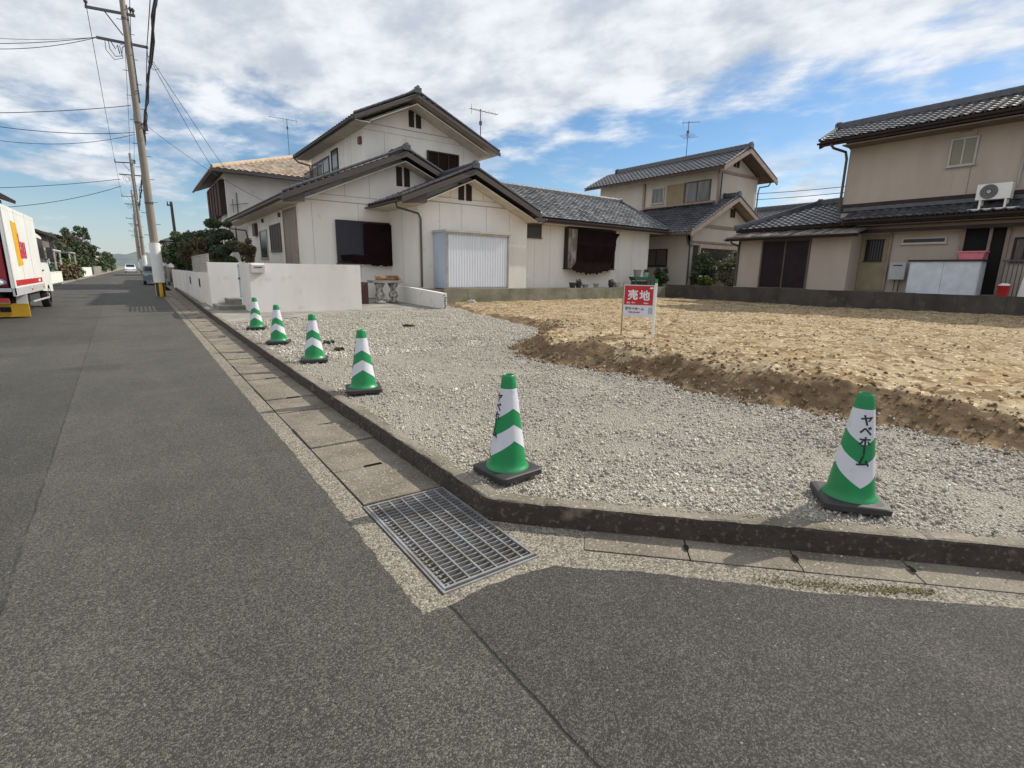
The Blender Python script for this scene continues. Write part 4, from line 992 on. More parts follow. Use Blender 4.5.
cb = thing('storage_cabinet', 'low wide white steel storage cabinet behind the right retaining wall', 'storage cabinet', (23.3,6.0,.66))
mb = MB(); mb.box(22.95,23.55,5.0,6.98,.66,1.90); mb.build('body', mat('bluish_white_steel', (.60,.63,.70), .45), cb)
mb = MB(); mb.box(22.93,22.95,5.03,5.985,.70,1.88); mb.box(22.93,22.95,6.0,6.95,.70,1.88); mb.build('door', mat('bluish_white_steel2', (.64,.67,.74), .4), cb)
mb = MB(); mb.box(22.88,23.6,4.93,7.05,1.90,1.96); mb.build('top', DBROWN, cb)
bn = thing('storage_box', 'pink plastic storage box on top of the white cabinet', 'box', (23.2,5.4,1.96))
mb = MB(); mb.prism([(5.02,1.965),(5.62,1.965),(5.68,2.20),(4.97,2.20)], 23.0, 23.4, 'x'); mb.build('tub', mat('pink_plastic', (.62,.16,.20), .4), bn)
mb = MB(); mb.box(22.97,23.43,4.94,5.71,2.20,2.24); mb.build('lid', mat('pink_plastic_lid', (.66,.20,.24), .4), bn)
bb = thing('bucket', 'red plastic bucket with white cloth in it beside the right retaining wall', 'bucket', (22.6,4.25,.66))
mb = MB(); mb.lathe([(.13,0),(.17,.36),(.185,.38),(.16,.36)], (22.6,4.25,.74), 18); mb.build('pail', mat('red_plastic', (.50,.03,.03), .4), bb, smooth=True, autosm=True)
mb = MB(); mb.blob((22.6,4.25,1.13), (.14,.15,.07)); mb.build('cloth', WHITE, bb, smooth=True)
bd = tag(None or thing('sheet_panel', 'white leaning panel at the right frame edge beyond the red bucket', 'panel', (22.9,3.75,.66)))
mb = MB(); mb.prism([(3.0,.70),(3.95,.70),(3.85,1.75),(3.0,1.75)], 22.85, 22.9, 'x'); mb.build('board', WHITE, bd)
gt = thing('side_gate', 'dark metal bar gate beside the open service door of the right house', 'gate', (23.5,4.3,.66))
mb = MB()
for k in range(6): mb.box(23.45,23.47,3.95+k*.11,3.975+k*.11,.7,1.95)
mb.box(23.44,23.48,3.9,4.58,1.90,1.95); mb.box(23.44,23.48,3.9,4.58,.72,.77); mb.build('bars', METD, gt)

# roofs seen between the two right-hand houses
H5 = thing('house', 'distant house whose dark tiled roof shows behind the right house annex', 'house', (38,18,0))
mb = MB(); mb.box(36,44,12,26,.0,4.6); mb.build('wall', BEIGE2, H5)
mb = MB(); tile_roof(mb, (35.2,27,4.5),(35.2,11,4.5),(39.5,26,6.2),(39.5,12.5,6.2)); tile_roof(mb, (45,11,4.0),(45,27,4.0),(39.5,12.5,6.2),(39.5,26,6.2)); ridge(mb, (39.5,26,6.28),(39.5,12.5,6.28),.12)
mb.build('roof', [TILE, DBROWN], H5)

# ================================================================== leaves
def leaf_cloud(mb, clumps, n, size, seed=0, flat=1.0):
    r = np.random.default_rng(seed); tot = sum(c[3]**2 for c in clumps)
    for (cx, cy, cz, rad) in clumps:
        k = max(6, int(n*rad*rad/tot)); d = r.normal(size=(k,3)); d /= np.linalg.norm(d, axis=1)[:,None]; rr = rad*(r.random(k)**.45)
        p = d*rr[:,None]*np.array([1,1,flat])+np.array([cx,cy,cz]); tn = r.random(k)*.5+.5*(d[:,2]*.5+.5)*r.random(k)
        a = r.normal(size=(k,3)); a /= np.linalg.norm(a, axis=1)[:,None]; b_ = np.cross(a, r.normal(size=(k,3))); b_ /= np.linalg.norm(b_, axis=1)[:,None]+1e-9
        s = size*(.6+.8*r.random(k))
        q0 = p-a*s[:,None]; q1 = p+b_*s[:,None]*.5; q2 = p+a*s[:,None]; q3 = p-b_*s[:,None]*.5
        base = len(mb.v); mb.v += np.stack([q0,q1,q2,q3],1).reshape(-1,3).tolist()
        mb.f += [(base+4*i, base+4*i+1, base+4*i+2, base+4*i+3) for i in range(k)]; mb.m += [0]*k; mb.t += tn.tolist()
# ================================================================== CONES
GREEN = mat('green_cone_plastic', (.006,.25,.075), .40, (.012,.19,.062), 4, (1,1,.4), spec=.4, spots=[(14,.60,(.035,.21,.09),.2)])
CWHITE = mat('white_reflective_sleeve', (.66,.66,.72), .35, (.55,.55,.60), 4, (1,1,.5), spots=[(11,.60,(.45,.44,.45),.2)])
TXT = mat('black_lettering', (.012,.012,.02), .6)
RB, RT, ZB, ZT = .116, .037, .040, .625
def cone_r(z): return RB+(RT-RB)*(z-ZB)/(ZT-ZB)
def text_mesh(s, size=1.0, align='CENTER', res=3):
    cu_ = bpy.data.curves.new('t', 'FONT'); cu_.body = s; cu_.size = size; cu_.align_x = align; cu_.resolution_u = res; cu_.offset = 0.028*size
    ob = bpy.data.objects.new('t', cu_); COL.objects.link(ob)
    dg = bpy.context.evaluated_depsgraph_get(); me = bpy.data.meshes.new_from_object(ob.evaluated_get(dg))
    v = [tuple(x.co) for x in me.vertices]; f = [tuple(p.vertices) for p in me.polygons]
    bpy.data.objects.remove(ob); bpy.data.curves.remove(cu_); bpy.data.meshes.remove(me)
    return v, f
def subdiv(v, f, maxe):
    v = list(v); out_f = []
    st = []
    for q in f:
        for i in range(1, len(q)-1): st.append((q[0], q[i], q[i+1]))
    cache = {}
    def mid(a, b):
        k = (min(a,b), max(a,b))
        if k not in cache: v.append(tuple((v[a][i]+v[b][i])/2 for i in range(3))); cache[k] = len(v)-1
        return cache[k]
    while st:
        a, b, c = st.pop(); e_ = [(math.dist(v[a],v[b]),a,b,c),(math.dist(v[b],v[c]),b,c,a),(math.dist(v[c],v[a]),c,a,b)]
        L_, p, q, r = max(e_)
        if L_ > maxe: m_ = mid(p, q); st += [(p,m_,r),(m_,q,r)]
        else: out_f.append((a,b,c))
    return v, out_f
def centred(s, size, rot=0):
    v, f = text_mesh(s, size)
    if not v: return [], []
    a = np.array(v); c = (a[:,:2].max(0)+a[:,:2].min(0))/2; a[:,:2] -= c
    if rot: a[:,:2] = np.stack([a[:,1], -a[:,0]], -1)
    return a, f
def make_cone(label):
    t = thing('traffic_cone', label, 'traffic cone', (0,0,0), 'green and white cones along the kerb')
    # base mat, bevelled
    mb = MB(); h = .158; cr_ = .030
    def sq(s_, z):
        pts = []
        for cx, cy, a0 in ((1,1,0),(-1,1,90),(-1,-1,180),(1,-1,270)):
            for k in range(5):
                th = math.radians(a0+k*22.5); pts.append((cx*(s_-cr_)+cr_*math.cos(th), cy*(s_-cr_)+cr_*math.sin(th), z))
        return pts
    rings = [sq(h,.0), sq(h,.030), sq(h-.006,.036), sq(.130,.040)]
    for r_ in rings: mb.v += r_
    n_ = 20
    for i in range(3):
        for k in range(n_): mb.f.append((i*n_+k, i*n_+(k+1)%n_, (i+1)*n_+(k+1)%n_, (i+1)*n_+k)); mb.m.append(0); mb.t.append(.5)
    mb.f.append(tuple(range(3*n_, 4*n_))); mb.m.append(0); mb.t.append(.5); mb.f.append(tuple(range(n_-1,-1,-1))); mb.m.append(0); mb.t.append(.5)
    mb.build('base', BLACK, t, local=True)
    mb = MB(); mb.lathe([(.131,.040),(.129,.046),(.119,.055),(cone_r(.07),.07)]+[(cone_r(z), z) for z in np.linspace(.1,.61,14)]+[(.037,.618),(.032,.624),(.028,.620),(.024,.60)], (0,0,0), 48)
    body = mb.build('body', GREEN, t, smooth=True, local=True, autosm=True)
    # two zigzag sleeves (their valley faces the lettering at angle 0)
    def zz(th): 
        a = abs((th % math.pi)/math.pi*2-1)       # 1 at the lettering, 0 at a quarter turn
        return 1-a
    for (lo0, lo1, hi0, hi1) in ((.350,.425,.543,.543), (.118,.228,.243,.328)):
        mb = MB(); nseg = 96; nz_ = 8
        for k in range(nseg):
            th = 2*math.pi*k/nseg; zf = zz(th); z0 = lo0+(lo1-lo0)*zf; z1 = hi0+(hi1-hi0)*zf
            for j in range(nz_+1):
                z = z0+(z1-z0)*j/nz_; r_ = cone_r(z)+.0012; mb.v.append((r_*math.cos(th), r_*math.sin(th), z))
        for k in range(nseg):
            for j in range(nz_):
                a = k*(nz_+1)+j; b_ = ((k+1)%nseg)*(nz_+1)+j; mb.f.append((a, b_, b_+1, a+1)); mb.m.append(0); mb.t.append(.5)
        mb.build('reflective_sleeve', CWHITE, t, smooth=True, local=True)
    mb = MB()
    for ch, zc, sz_, rot in (('ヤ',.487,.062,0),('ベ',.430,.062,0),('ホ',.372,.062,0),('ー',.322,.050,1),('ム',.268,.068,0)):
        a, f = centred(ch, sz_, rot)
        if len(a) == 0: continue
        v, f = subdiv([tuple(x) for x in a], f, .012); vs = []
        for (x, y, _) in v:
            z = zc+y; r_ = cone_r(z)+.0030; th = x/r_; vs.append((r_*math.cos(th), r_*math.sin(th), z))
        mb.add(vs, f)
    mb.build('lettering', TXT, t, local=True)
    return t
for (x, y, rr, lb, mm) in ((4.66,10.36,.10,'small dry weed tuft on the gravel, farthest behind the row of cones',LEAFR),(2.42,8.53,.07,'small dark weed tuft on the gravel near the third cone',LEAFD),(2.34,7.69,.06,'flat brown weed tuft on the gravel, nearest of the tufts to the camera',LEAFR)):
    t = thing('weed_tuft', lb, 'weed', (x, y, .11)); mb = MB(); leaf_cloud(mb, [(x+rnd.uniform(-rr,rr), y+rnd.uniform(-rr,rr), .13, rr*.6) for _ in range(6)], 160, .03, int(x*100), .5); mb.build('leaves', mm, t)
cones = [((1.69,2.37), 'green and white cone at the cut corner of the kerb, beside the steel grate', 170),
         ((3.00,1.00), 'green and white cone at far right with its black lettering facing the camera', 222),
         ((1.712,4.92), 'green and white cone on the kerb, next one beyond the grate corner cone', 160),
         ((1.765,6.92), 'middle sized green and white cone, third in the row from the grate', 158),
         ((1.735,8.93), 'green and white cone, second from the white garden wall', 152),
         ((1.80,11.27), 'smallest green and white cone, standing nearest the mailbox and white wall', 158)]
proto = None
for (p, lb, ang) in cones:
    if proto is None: o = make_cone(lb); proto = o; kids = [x for x in bpy.data.objects if x.parent == o]
    else:
        o = proto.copy(); COL.objects.link(o)
        for ch in kids:
            c = ch.copy(); c.parent = o; COL.objects.link(c)
        o['label'] = lb
    for ch in bpy.data.objects:
        if ch.parent == o and ch.name.startswith('base'): ch.rotation_euler = (0, 0, math.radians({170:14, 222:-4}.get(ang, 5)))
    o.scale = (1, 1, .965) if ang in (170, 222) else (1.08, 1.08, .975); o.location = (p[0], p[1], .130); o.rotation_euler = (0, 0, math.radians(ang))

# ================================================================== GRATE
t = thing('drain_grate', 'galvanised steel drain grate set in the gutter at the kerb corner', 'drain grate', (1.24,2.3,0))
mb = MB(); x0, x1, y0, y1 = .892, 1.378, 1.695, 2.622
for a in ((x0,x0+.012,y0,y1),(x1-.012,x1,y0,y1),(x0+.012,x1-.012,y0,y0+.012),(x0+.012,x1-.012,y1-.012,y1)): mb.box(*a, -.035,.012)
mb.box(x0-.012,x0-.001,y0-.01,y1+.01,-.03,.007); mb.box(x0-.012,x1+.01,y0-.02,y0-.011,-.03,.007)
mb.build('frame', STEEL, t)
mb = MB(); yy = y0+.035
while yy < y1-.02: mb.box(x0+.013,x1-.013,yy-.0022,yy+.0022,-.022,.007); yy += .0345
mb.build('bearing_bars', STEEL, t)
mb = MB()
for k in range(6):
    xx = x0+.062+k*.072; mb.box(xx-.0036,xx+.0036,y0+.013,y1-.013,-.002,.010)
mb.build('cross_rods', STEEL, t)
mb = MB(); yy = y0+.02
while yy < y1-.02: mb.blob((x0+.028,yy,.010), (.007,.008,.004), 0, 6, 0); yy += .0345
mb.build('anti_slip_studs', STEEL, t)

# ================================================================== FOR-SALE SIGN
t = thing('sale_sign', 'red and white land for sale sign on two thin posts in the soil', 'sign', (6.05,5.1,.3))
Lp, Rp = Vector((5.90,5.31,0)), Vector((6.13,4.93,0)); dr = (Rp-Lp).normalized(); nr = Vector((dr.y,-dr.x,0)); nr = -nr if nr.dot(Vector((-1,-1,0))) < 0 else nr
Wd = (Rp-Lp).length
zb, zt = .685, 1.155
def bp_(u, z, d=0): return Lp+dr*u+nr*d+Vector((0,0,z))
mb = MB(); mb.obox(bp_(Wd/2, (zb+zt)/2, .0), dr, nr, (0,0,1), Wd/2-.0, .006, (zt-zb)/2); mb.build('board', mat('pale_sign_board', (.66,.66,.72), .5), t)
mb = MB(); mb.obox(bp_(Wd/2, (zb+.165+zt)/2+.0, .0075), dr, nr, (0,0,1), Wd/2-.012, .0015, (zt-zb-.165)/2-.012); mb.build('red_panel', RED, t)
mb = MB(); mb.obox(bp_(Wd+.018, .70, -.012), dr, nr, (0,0,1), .018, .012, .53); mb.build('post', WHITE, t)
mb = MB(); mb.obox(bp_(Wd+.018, 1.215, -.012), dr, nr, (0,0,1), .0185, .0125, .03); mb.build('post_cap', GREEN, t)
mb = MB(); mb.obox(bp_(-.008, .46, -.018), dr, nr, (0,0,1), .010, .010, .26); mb.obox(bp_(-.008, .95, -.018), dr, nr, (0,0,1), .010, .010, .245); mb.build('post', WOODP, t)
def board_text(s, u, z, size, mt_, sx=1.0):
    a, f = centred(s, size)
    if len(a) == 0: return
    mb = MB(); vs = [bp_(u+x*sx, z+y, .0105) for x, y, _ in a]; mb.add(vs, f); mb.build('lettering', mt_, t)
LW = mat('white_lettering', (.80,.78,.80), .5)
board_text('売', .135, 1.010, .155, LW); board_text('地', .310, 1.005, .155, LW)
board_text('売主・仲介', .115, .893, .026, LW); board_text('募集中', .335, .889, .024, LW)
board_text('㈱ヤベホーム', .175, .805, .050, TXT, .92); board_text('0000-00-0000', .170, .752, .030, mat('red_lettering', (.35,.03,.05), .5), 1.0)
mb = MB(); mb.add([bp_(.405+.030*math.cos(2*math.pi*k/20), 1.112+.014*math.sin(2*math.pi*k/20), .0105) for k in range(20)], [tuple(range(20))]); mb.build('oval_mark', LW, t)
mb = MB()
for du in (0, .04): mb.obox(bp_(.385+du*.9, .765, .0095), dr, nr, (0,0,1), .012, .001, .028)
mb.obox(bp_(.403, .812, .0095), dr, nr, (0,0,1), .028, .001, .012)
mb.build('house_mark', mat('grey_blue_print', (.35,.37,.48), .5), t)

# ================================================================== UTILITY POLES AND WIRES
def power_pole(x, y, h, label, sleeve=True, arms=True, r0=.17, group='utility poles along the street'):
    t = thing('utility_pole', label, 'utility pole', (x, y, 0), group)
    mb = MB(); mb.tube([(x,y,0),(x,y,h)], [r0, r0*.55], 20); mb.build('shaft', POLEC, t, smooth=True, autosm=True)
    if sleeve:
        mb = MB(); mb.tube([(x,y,.62),(x,y,2.28)], [r0+.04, r0+.03], 20); mb.build('white_sleeve', WHITE, t, smooth=True, autosm=True)
        mb = MB()
        for k in range(8):
            th0 = 2*math.pi*k/8; rr = r0+.004; vs = []
            for (th, z) in ((th0,0.02),(th0+.5,0.02),(th0+.5,.61),(th0,.61)): vs.append((x+rr*math.cos(th), y+rr*math.sin(th), z))
            mb.add(vs, [(0,1,2,3)], k % 2)
            vs = []
            for (th, z) in ((th0+.5,0.02),(th0+.785,0.02),(th0+.785,.61),(th0+.5,.61)): vs.append((x+rr*math.cos(th), y+rr*math.sin(th), z))
            mb.add(vs, [(0,1,2,3)], 1-k % 2)
        mb.build('striped_guard', [YEL, BLACK], t)
    mb = MB()
    z = 2.6; k = 0
    while z < h-.6: 
        s_1 = 1 if k % 2 else -1; rr = r0*(1-.45*z/h); mb.tube([(x+s_1*rr*.9,y,z),(x+s_1*(rr+.16),y,z)], .012, 5); z += .45; k += 1
    mb.build('step_bolts', METD, t)
    for z in (3.9, 7.0, h-1.0):
        mb = MB(); mb.tube([(x,y,z-.04),(x,y,z+.04)], r0*(1-.45*z/h)+.012, 16); mb.build('steel_band', METD, t)
    if arms:
        mb = MB(); mb.bar((x-1.2,y,h-.90),(x+.36,y,h-.80),.07,.09); mb.build('crossarm', METD, t)
        mb = MB(); mb.bar((x-.98,y,h-1.88),(x+.66,y,h-1.85),.07,.09); mb.build('crossarm', METD, t)
        mb = MB(); mb.bar((x-.62,y,h-.88),(x-.12,y,h-1.6),.035,.035); mb.build('brace', METD, t)
        ins = mat('brown_insulator', (.08,.05,.045), .3)
        for (dx, dz_) in ((-1.15,-.76),(.22,-.64),(.30,-.66)):
            mb = MB(); mb.lathe([(.03,-.09),(.03,-.02),(.07,.0),(.04,.03),(.075,.05),(.04,.09),(.02,.12)], (x+dx,y,h+dz_), 12); mb.build('insulator', ins, t, smooth=True)
        mb = MB(); mb.tube([(x-.62,y,h-1.84),(x-.60,y-.02,h-2.2),(x-.45,y,h-2.42),(x-.25,y+.02,h-2.35),(x-.2,y,h-2.05),(x-.08,y,h-1.95)], .014, 5)
        mb.tube([(x-.72,y,h-1.84),(x-.73,y-.02,h-2.25),(x-.5,y,h-2.55),(x-.22,y+.02,h-2.42),(x-.28,y,h-2.0)], .012, 5)
        mb.tube([(x-.55,y,h-1.9),(x-.42,y,h-2.15),(x-.35,y,h-2.0),(x-.3,y,h-2.3)], .018, 5)
        mb.build('jumper_loop', WIRE, t, smooth=True)
        mb = MB(); mb.tube([(x+.62,y,h-1.85),(x+.60,y,h-2.4),(x+.75,y,h-2.65),(x+.95,y,h-2.55)], .013, 5); mb.tube([(x+.12,y-.05,h-.5),(x+.14,y-.05,h-4)], .02, 5); mb.build('lead_down', WIRE, t, smooth=True)
        mb = MB(); mb.box(x+.14,x+.30,y-.08,y+.08,6.75,7.0); mb.build('cable_clamp_box', METD, t)
    return t
power_pole(.68, 27.2, 11.75, 'tall concrete utility pole with white sleeve and striped foot, nearest on the street')
power_pole(.55, 60, 11.2, 'second concrete utility pole down the street, partly behind the nearest one', r0=.17)
power_pole(.45, 92, 11.6, 'third utility pole down the street', r0=.17)
power_pole(.4, 128, 11.2, 'fourth utility pole far down the street', r0=.17)
power_pole(.3, 170, 11.0, 'farthest utility pole at the end of the street', r0=.17)
t = thing('service_pole', 'slim dark service pole rising behind the reddish pine tree', 'pole', (2.45,45,0))
mb = MB(); mb.tube([(2.45,45,0),(2.42,45,5.8)], [.12,.09], 10); mb.build('shaft', METD, t, smooth=True, autosm=True)
mb = MB(); mb.box(2.15,2.45,44.95,45.05,5.5,5.6); mb.tube([(2.2,45,5.6),(2.2,45,5.8)], .04, 6); mb.build('bracket', METD, t)

WG = 'overhead wires of the street poles'
def wire(pts, label, r=.014, sag=.0, twist=0):
    mb = MB(); P = [Vector(p) for p in pts]; full = []
    for a, b_ in zip(P[:-1], P[1:]):
        n_ = 24
        for i in range(n_): t_ = i/n_; full.append(a.lerp(b_, t_)-Vector((0,0,sag*4*t_*(1-t_))))
    full.append(P[-1]); mb.tube(full, r, 5)
    if twist:
        full2 = []
        for i, p in enumerate(full[::1]): full2.append(p+Vector((.05*math.sin(i*1.9),0,.05*math.cos(i*1.9)-.06)))
        mb.tube(full2, r*.8, 5)
    return tag(mb.build('overhead_wire', WIRE), label, 'wire', WG)
h1 = 11.75
wire([(-.47,-10,h1-.62),(-.47,27.2,h1-.66),(-.6,60,10.4),(-.7,92,10.8)], 'outermost left wire carried on the top crossarm tip', .012, .35)
wire([(.90,-10,h1-.5),(.90,27.2,h1-.55),(.8,60,10.5),(.7,92,10.9)], 'wire on the right hand insulator of the top crossarm', .013, .4)
wire([(.72,-10,h1+.2),(.72,27.2,h1+.05),(.58,60,11.25),(.5,92,11.6)], 'highest wire running over the pole head', .012, .3)
wire([(1.30,-10,9.9),(1.30,27.2,9.92),(1.2,60,9.4),(1.1,92,9.8)], 'wire on the right tip of the second crossarm', .016, .45)
wire([(1.22,-10,8.6),(1.15,27.2,8.5),(.95,60,8.3),(.9,92,8.8)], 'thick twisted cable slung right of the pole shaft', .022, .5, 1)
wire([(1.0,-10,7.3),(.86,27.2,7.0),(.72,60,6.9),(.6,92,7.0)], 'lowest thick black telephone cable along the street', .030, .5, 1)
wire([(-.28,27.2,9.88),(-3.1,27.2,8.98),(-9,27.2,8.1)], 'upper of the three wires leaving the second crossarm to the left', .012, .05)
wire([(-.30,27.2,9.86),(-3.12,27.2,8.80),(-9,27.2,7.4)], 'lower of the three wires leaving the second crossarm to the left', .012, .10)
wire([(-.30,27.2,9.87),(-3.05,27.2,9.15),(-9,27.2,8.9)], 'faint third wire leaving the second crossarm to the left', .008, .05)
wire([(.50,27.2,7.62),(-3.43,27.2,6.66),(-9,27.2,5.8)], 'single wire crossing to the left at mid height of the near pole', .013, .05)
wire([(.52,27.2,6.62),(-3.5,27.2,6.18),(-9,27.2,6.0)], 'wire crossing to the left below mid height of the near pole', .013, .12)
wire([(.52,27.2,6.55),(-3.57,27.2,5.70),(-9,27.2,5.2)], 'lowest wire crossing to the left from the near pole', .010, .22)
wire([(-.4,60,8.9),(-8.4,60,7.35),(-16,60,6.3)], 'upper wire crossing to the left from the second pole', .024, .1)
wire([(-.4,60,8.3),(-8.6,60,5.8),(-16,60,4.6)], 'lower wire crossing to the left from the second pole', .024, .3)
wire([(1.30,27.2,9.6),(4.05,35.1,6.9)], 'left of the two drop wires from the pole to the tan roofed house', .011, .12)
wire([(1.34,27.2,9.6),(4.7,35.1,6.9)], 'right of the two drop wires from the pole to the tan roofed house', .011, .05)
wire([(1.0,27.2,6.9),(5.1,23,3.6)], 'sagging drop wire from the pole to the white house entrance', .008, .25)
wire([(2.2,13,11.3),(2.75,18,9.4)], 'short loose wire end hanging in the open sky', .009, .05)
for k, (z0, z1) in enumerate(((9.5,9.0),(8.9,8.6),(7.4,7.5),(6.8,7.1),(6.2,6.7))):
    wire([(50,34,z0),(50,12,z1),(50,0,z1+.4)], ['topmost','second highest','middle','second lowest','lowest'][k]+' of the distant wires between the middle and right houses', .028, .35).__setitem__('group', 'distant wires on the right')

# ================================================================== ANTENNAS
def antenna(x, y, z0, z1, label, az, elems=7, L_=1.3, second=None):
    t = thing('tv_antenna', label, 'antenna', (x, y, z0), 'rooftop aerials')
    mb = MB(); mb.tube([(x,y,z0),(x,y,z1+.08)], .022, 6); mb.build('mast', METD, t)
    def yagi(zc, L__, n_, az_, side):
        d = Vector((math.cos(az_), math.sin(az_), 0)); s_1 = Vector((-d.y, d.x, 0))
        m2 = MB(); m2.tube([Vector((x,y,zc))-d*L__*.62, Vector((x,y,zc))+d*L__*.38], .014, 5)
        for k in range(n_):
            c = Vector((x,y,zc))-d*L__*.6+d*L__*k/(n_-1)*.96; m2.tube([c-s_1*side, c+s_1*side], .008, 4)
        m2.tube([Vector((x,y,zc))+d*L__*.33+Vector((0,0,z_)) for z_ in (-.22,.22)], .010, 4)
        m2.build('yagi', METD, t)
    yagi(z1, L_, elems, az, .16)
    if second: yagi(z1-second, L_*.9, 4, az+1.3, .45)
    mb = MB(); mb.box(x-.05,x+.05,y-.05,y+.05,z1-.62,z1-.45); mb.build('mast_amplifier', METD, t)
    for (a, b_) in ((.5,.4),(-.5,.4),(0,-.6)):
        pass
    return t
antenna(9.75, 41.2, 9.1, 11.6, 'thin rooftop TV antenna above the tan roofed house', .0, 7, 1.9)
antenna(14.05, 22.3, 6.6, 8.75, 'rooftop TV antenna at the right end of the white house upper roof', math.pi, 9, 1.55)
antenna(28.42, 21.2, 8.2, 10.4, 'tall rooftop TV antenna with two aerials on the middle house', 2.2, 6, 1.0, .75)

# ================================================================== TREES AND PLANTS
def tree(name, label, cat, x, y, z, h, clumps, leafm, n, size, trunk_r=.09, group=None, flat=1.0, seed=1):
    t = thing(name, label, cat, (x, y, z), group); R = random.Random(seed)
    mb = MB(); pts = [(x, y, z)]; k = 5
    for i in range(1, k+1): pts.append((x+R.uniform(-.12,.12)*i/2*h/3, y+R.uniform(-.12,.12)*i/2*h/3, z+h*.85*i/k))
    mb.tube(pts, [trunk_r*(1-.75*i/k) for i in range(k+1)], 8)
    for c in clumps:
        i = min(k, max(1, int((c[2]-z)/(h*.85)*k-.6))); p0 = Vector(pts[i]); p1 = Vector(c[:3]); mb.tube([p0, p0.lerp(p1,.5)+Vector((0,0,-.05*h/3)), p1], [trunk_r*.45, trunk_r*.3, trunk_r*.12], 5)
    mb.build('trunk', BARK, t, smooth=True)
    mb = MB(); leaf_cloud(mb, clumps, n, size, seed, flat); mb.build('crown', leafm, t)
    return t
def clumps_ell(cx, cy, cz, rx, ry, rz, n, r, seed):
    R = random.Random(seed); o_ = []
    for i in range(n):
        while True:
            a, b_, c = R.uniform(-1,1), R.uniform(-1,1), R.uniform(-1,1)
            if a*a+b_*b_+c*c < 1: break
        o_.append((cx+a*rx, cy+b_*ry, cz+c*rz, r*R.uniform(.6,1.2)))
    return o_
# cloud-pruned pines behind the street wall
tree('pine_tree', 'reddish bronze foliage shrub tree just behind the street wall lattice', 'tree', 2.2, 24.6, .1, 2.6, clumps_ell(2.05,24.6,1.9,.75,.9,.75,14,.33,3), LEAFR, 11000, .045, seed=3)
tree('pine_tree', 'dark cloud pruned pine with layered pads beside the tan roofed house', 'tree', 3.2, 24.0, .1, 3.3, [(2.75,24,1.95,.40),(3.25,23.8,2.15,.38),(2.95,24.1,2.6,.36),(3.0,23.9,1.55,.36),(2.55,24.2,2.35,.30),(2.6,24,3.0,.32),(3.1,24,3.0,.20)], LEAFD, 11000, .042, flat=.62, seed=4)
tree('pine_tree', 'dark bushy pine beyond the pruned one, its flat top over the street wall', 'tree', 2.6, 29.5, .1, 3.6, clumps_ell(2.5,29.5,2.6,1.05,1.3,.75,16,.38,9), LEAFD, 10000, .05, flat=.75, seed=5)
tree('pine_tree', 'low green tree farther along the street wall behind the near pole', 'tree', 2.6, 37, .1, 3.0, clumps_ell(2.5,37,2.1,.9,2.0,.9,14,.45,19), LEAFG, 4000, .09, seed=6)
tree('shrub', 'small round dark shrub between the tan roofed house and the open gate', 'shrub', 3.45, 22.6, .1, 2.1, clumps_ell(3.55,22.6,1.95,.28,.3,.38,8,.20,7), LEAFR, 4000, .035, .05, seed=7)
# hedge of conifers on the left of the street
for i, (x, y, h, lb) in enumerate(((-6.6,77,4.6,'nearest dark conifer of the left hand hedge row'),(-6.5,82,5.6,'second conifer of the left hand hedge row'),(-6.4,87,5.0,'third conifer of the left hand hedge row'),(-6.3,93,6.4,'fourth conifer of the left hand hedge row, with a pointed tip'),(-6.2,99,5.6,'fifth conifer of the left hand hedge row'),(-5.9,106,6.2,'farthest conifer of the left hand hedge row'))):
    cl = []
    for k in range(9):
        f_ = k/8; cl.append((x+rnd.uniform(-.3,.3), y+rnd.uniform(-.8,.8)*2, .5+f_*(h-.7), 1.15*(1-f_*.92)))
    cl += [(x+rnd.uniform(-1.2,1.2), y+rnd.uniform(-3,3), h*rnd.uniform(.45,1.0), .40) for _ in range(5)]
    tree('conifer', lb, 'tree', x, y, .05, h, cl, LEAFD, 5000, .12, .12, 'conifers of the left hedge', seed=30+i)
for i, (x, y, rx, rz, lb, mm) in enumerate(((-5.3,110,1.2,1.1,'low bush past the conifers on the left verge',LEAFG),(-5.0,125,1.4,2.2,'rounded tree near the end of the street on the left',LEAFG),(-4.9,150,1.6,2.4,'farthest rounded tree on the left of the street',LEAFD),(-5.4,57,.9,.6,'reddish low bush in front of the conifer hedge',LEAFR),(-5.6,66,.9,.7,'green garden bush at the foot of the conifer hedge',LEAFY))):
    tree('bush', lb, 'bush', x, y, .05, rz*1.6, clumps_ell(x,y,rz,rx,2.5,rz*.8,10,.7,50+i), mm, 2200, .13, .1, seed=60+i)
tree('tree', 'broad far tree beyond the second pole on the right of the street', 'tree', 4.5, 70, .05, 4.2, clumps_ell(4.2,70,2.5,2.0,4,1.4,14,.8,77), LEAFD, 3000, .14, .12, seed=78)
# garden plants in front of the middle house
tree('shrub', 'leafy green shrub left of the porch of the middle house', 'shrub', 24.7, 16.75, .62, 2.3, clumps_ell(24.7,16.75,1.65,.75,.3,.85,16,.33,81), LEAFD, 5000, .06, .05, seed=82)
tree('shrub', 'large pale leaved shrub at the right of the middle house porch', 'shrub', 27.3, 16.5, .62, 2.3, clumps_ell(27.3,16.5,1.65,1.35,.3,.85,26,.38,83), mat('mottled_leaves', (.10,.13,.05), .6, (.28,.27,.18), 5, tint=.6), 7000, .06, .05, seed=84)
tree('shrub', 'yellow green ground shrub spilling over the wall below the porch', 'shrub', 25.0, 16.4, .62, .6, clumps_ell(24.4,16.3,.95,1.1,.25,.2,12,.20,85), LEAFY, 2200, .07, .03, seed=86)
tree('shrub', 'small dark green plant under the barred window of the middle house', 'shrub', 23.2, 18.2, .62, 1.1, clumps_ell(23.2,18.2,1.15,.45,.3,.4,8,.25,87), LEAFD, 1500, .07, .03, seed=88)

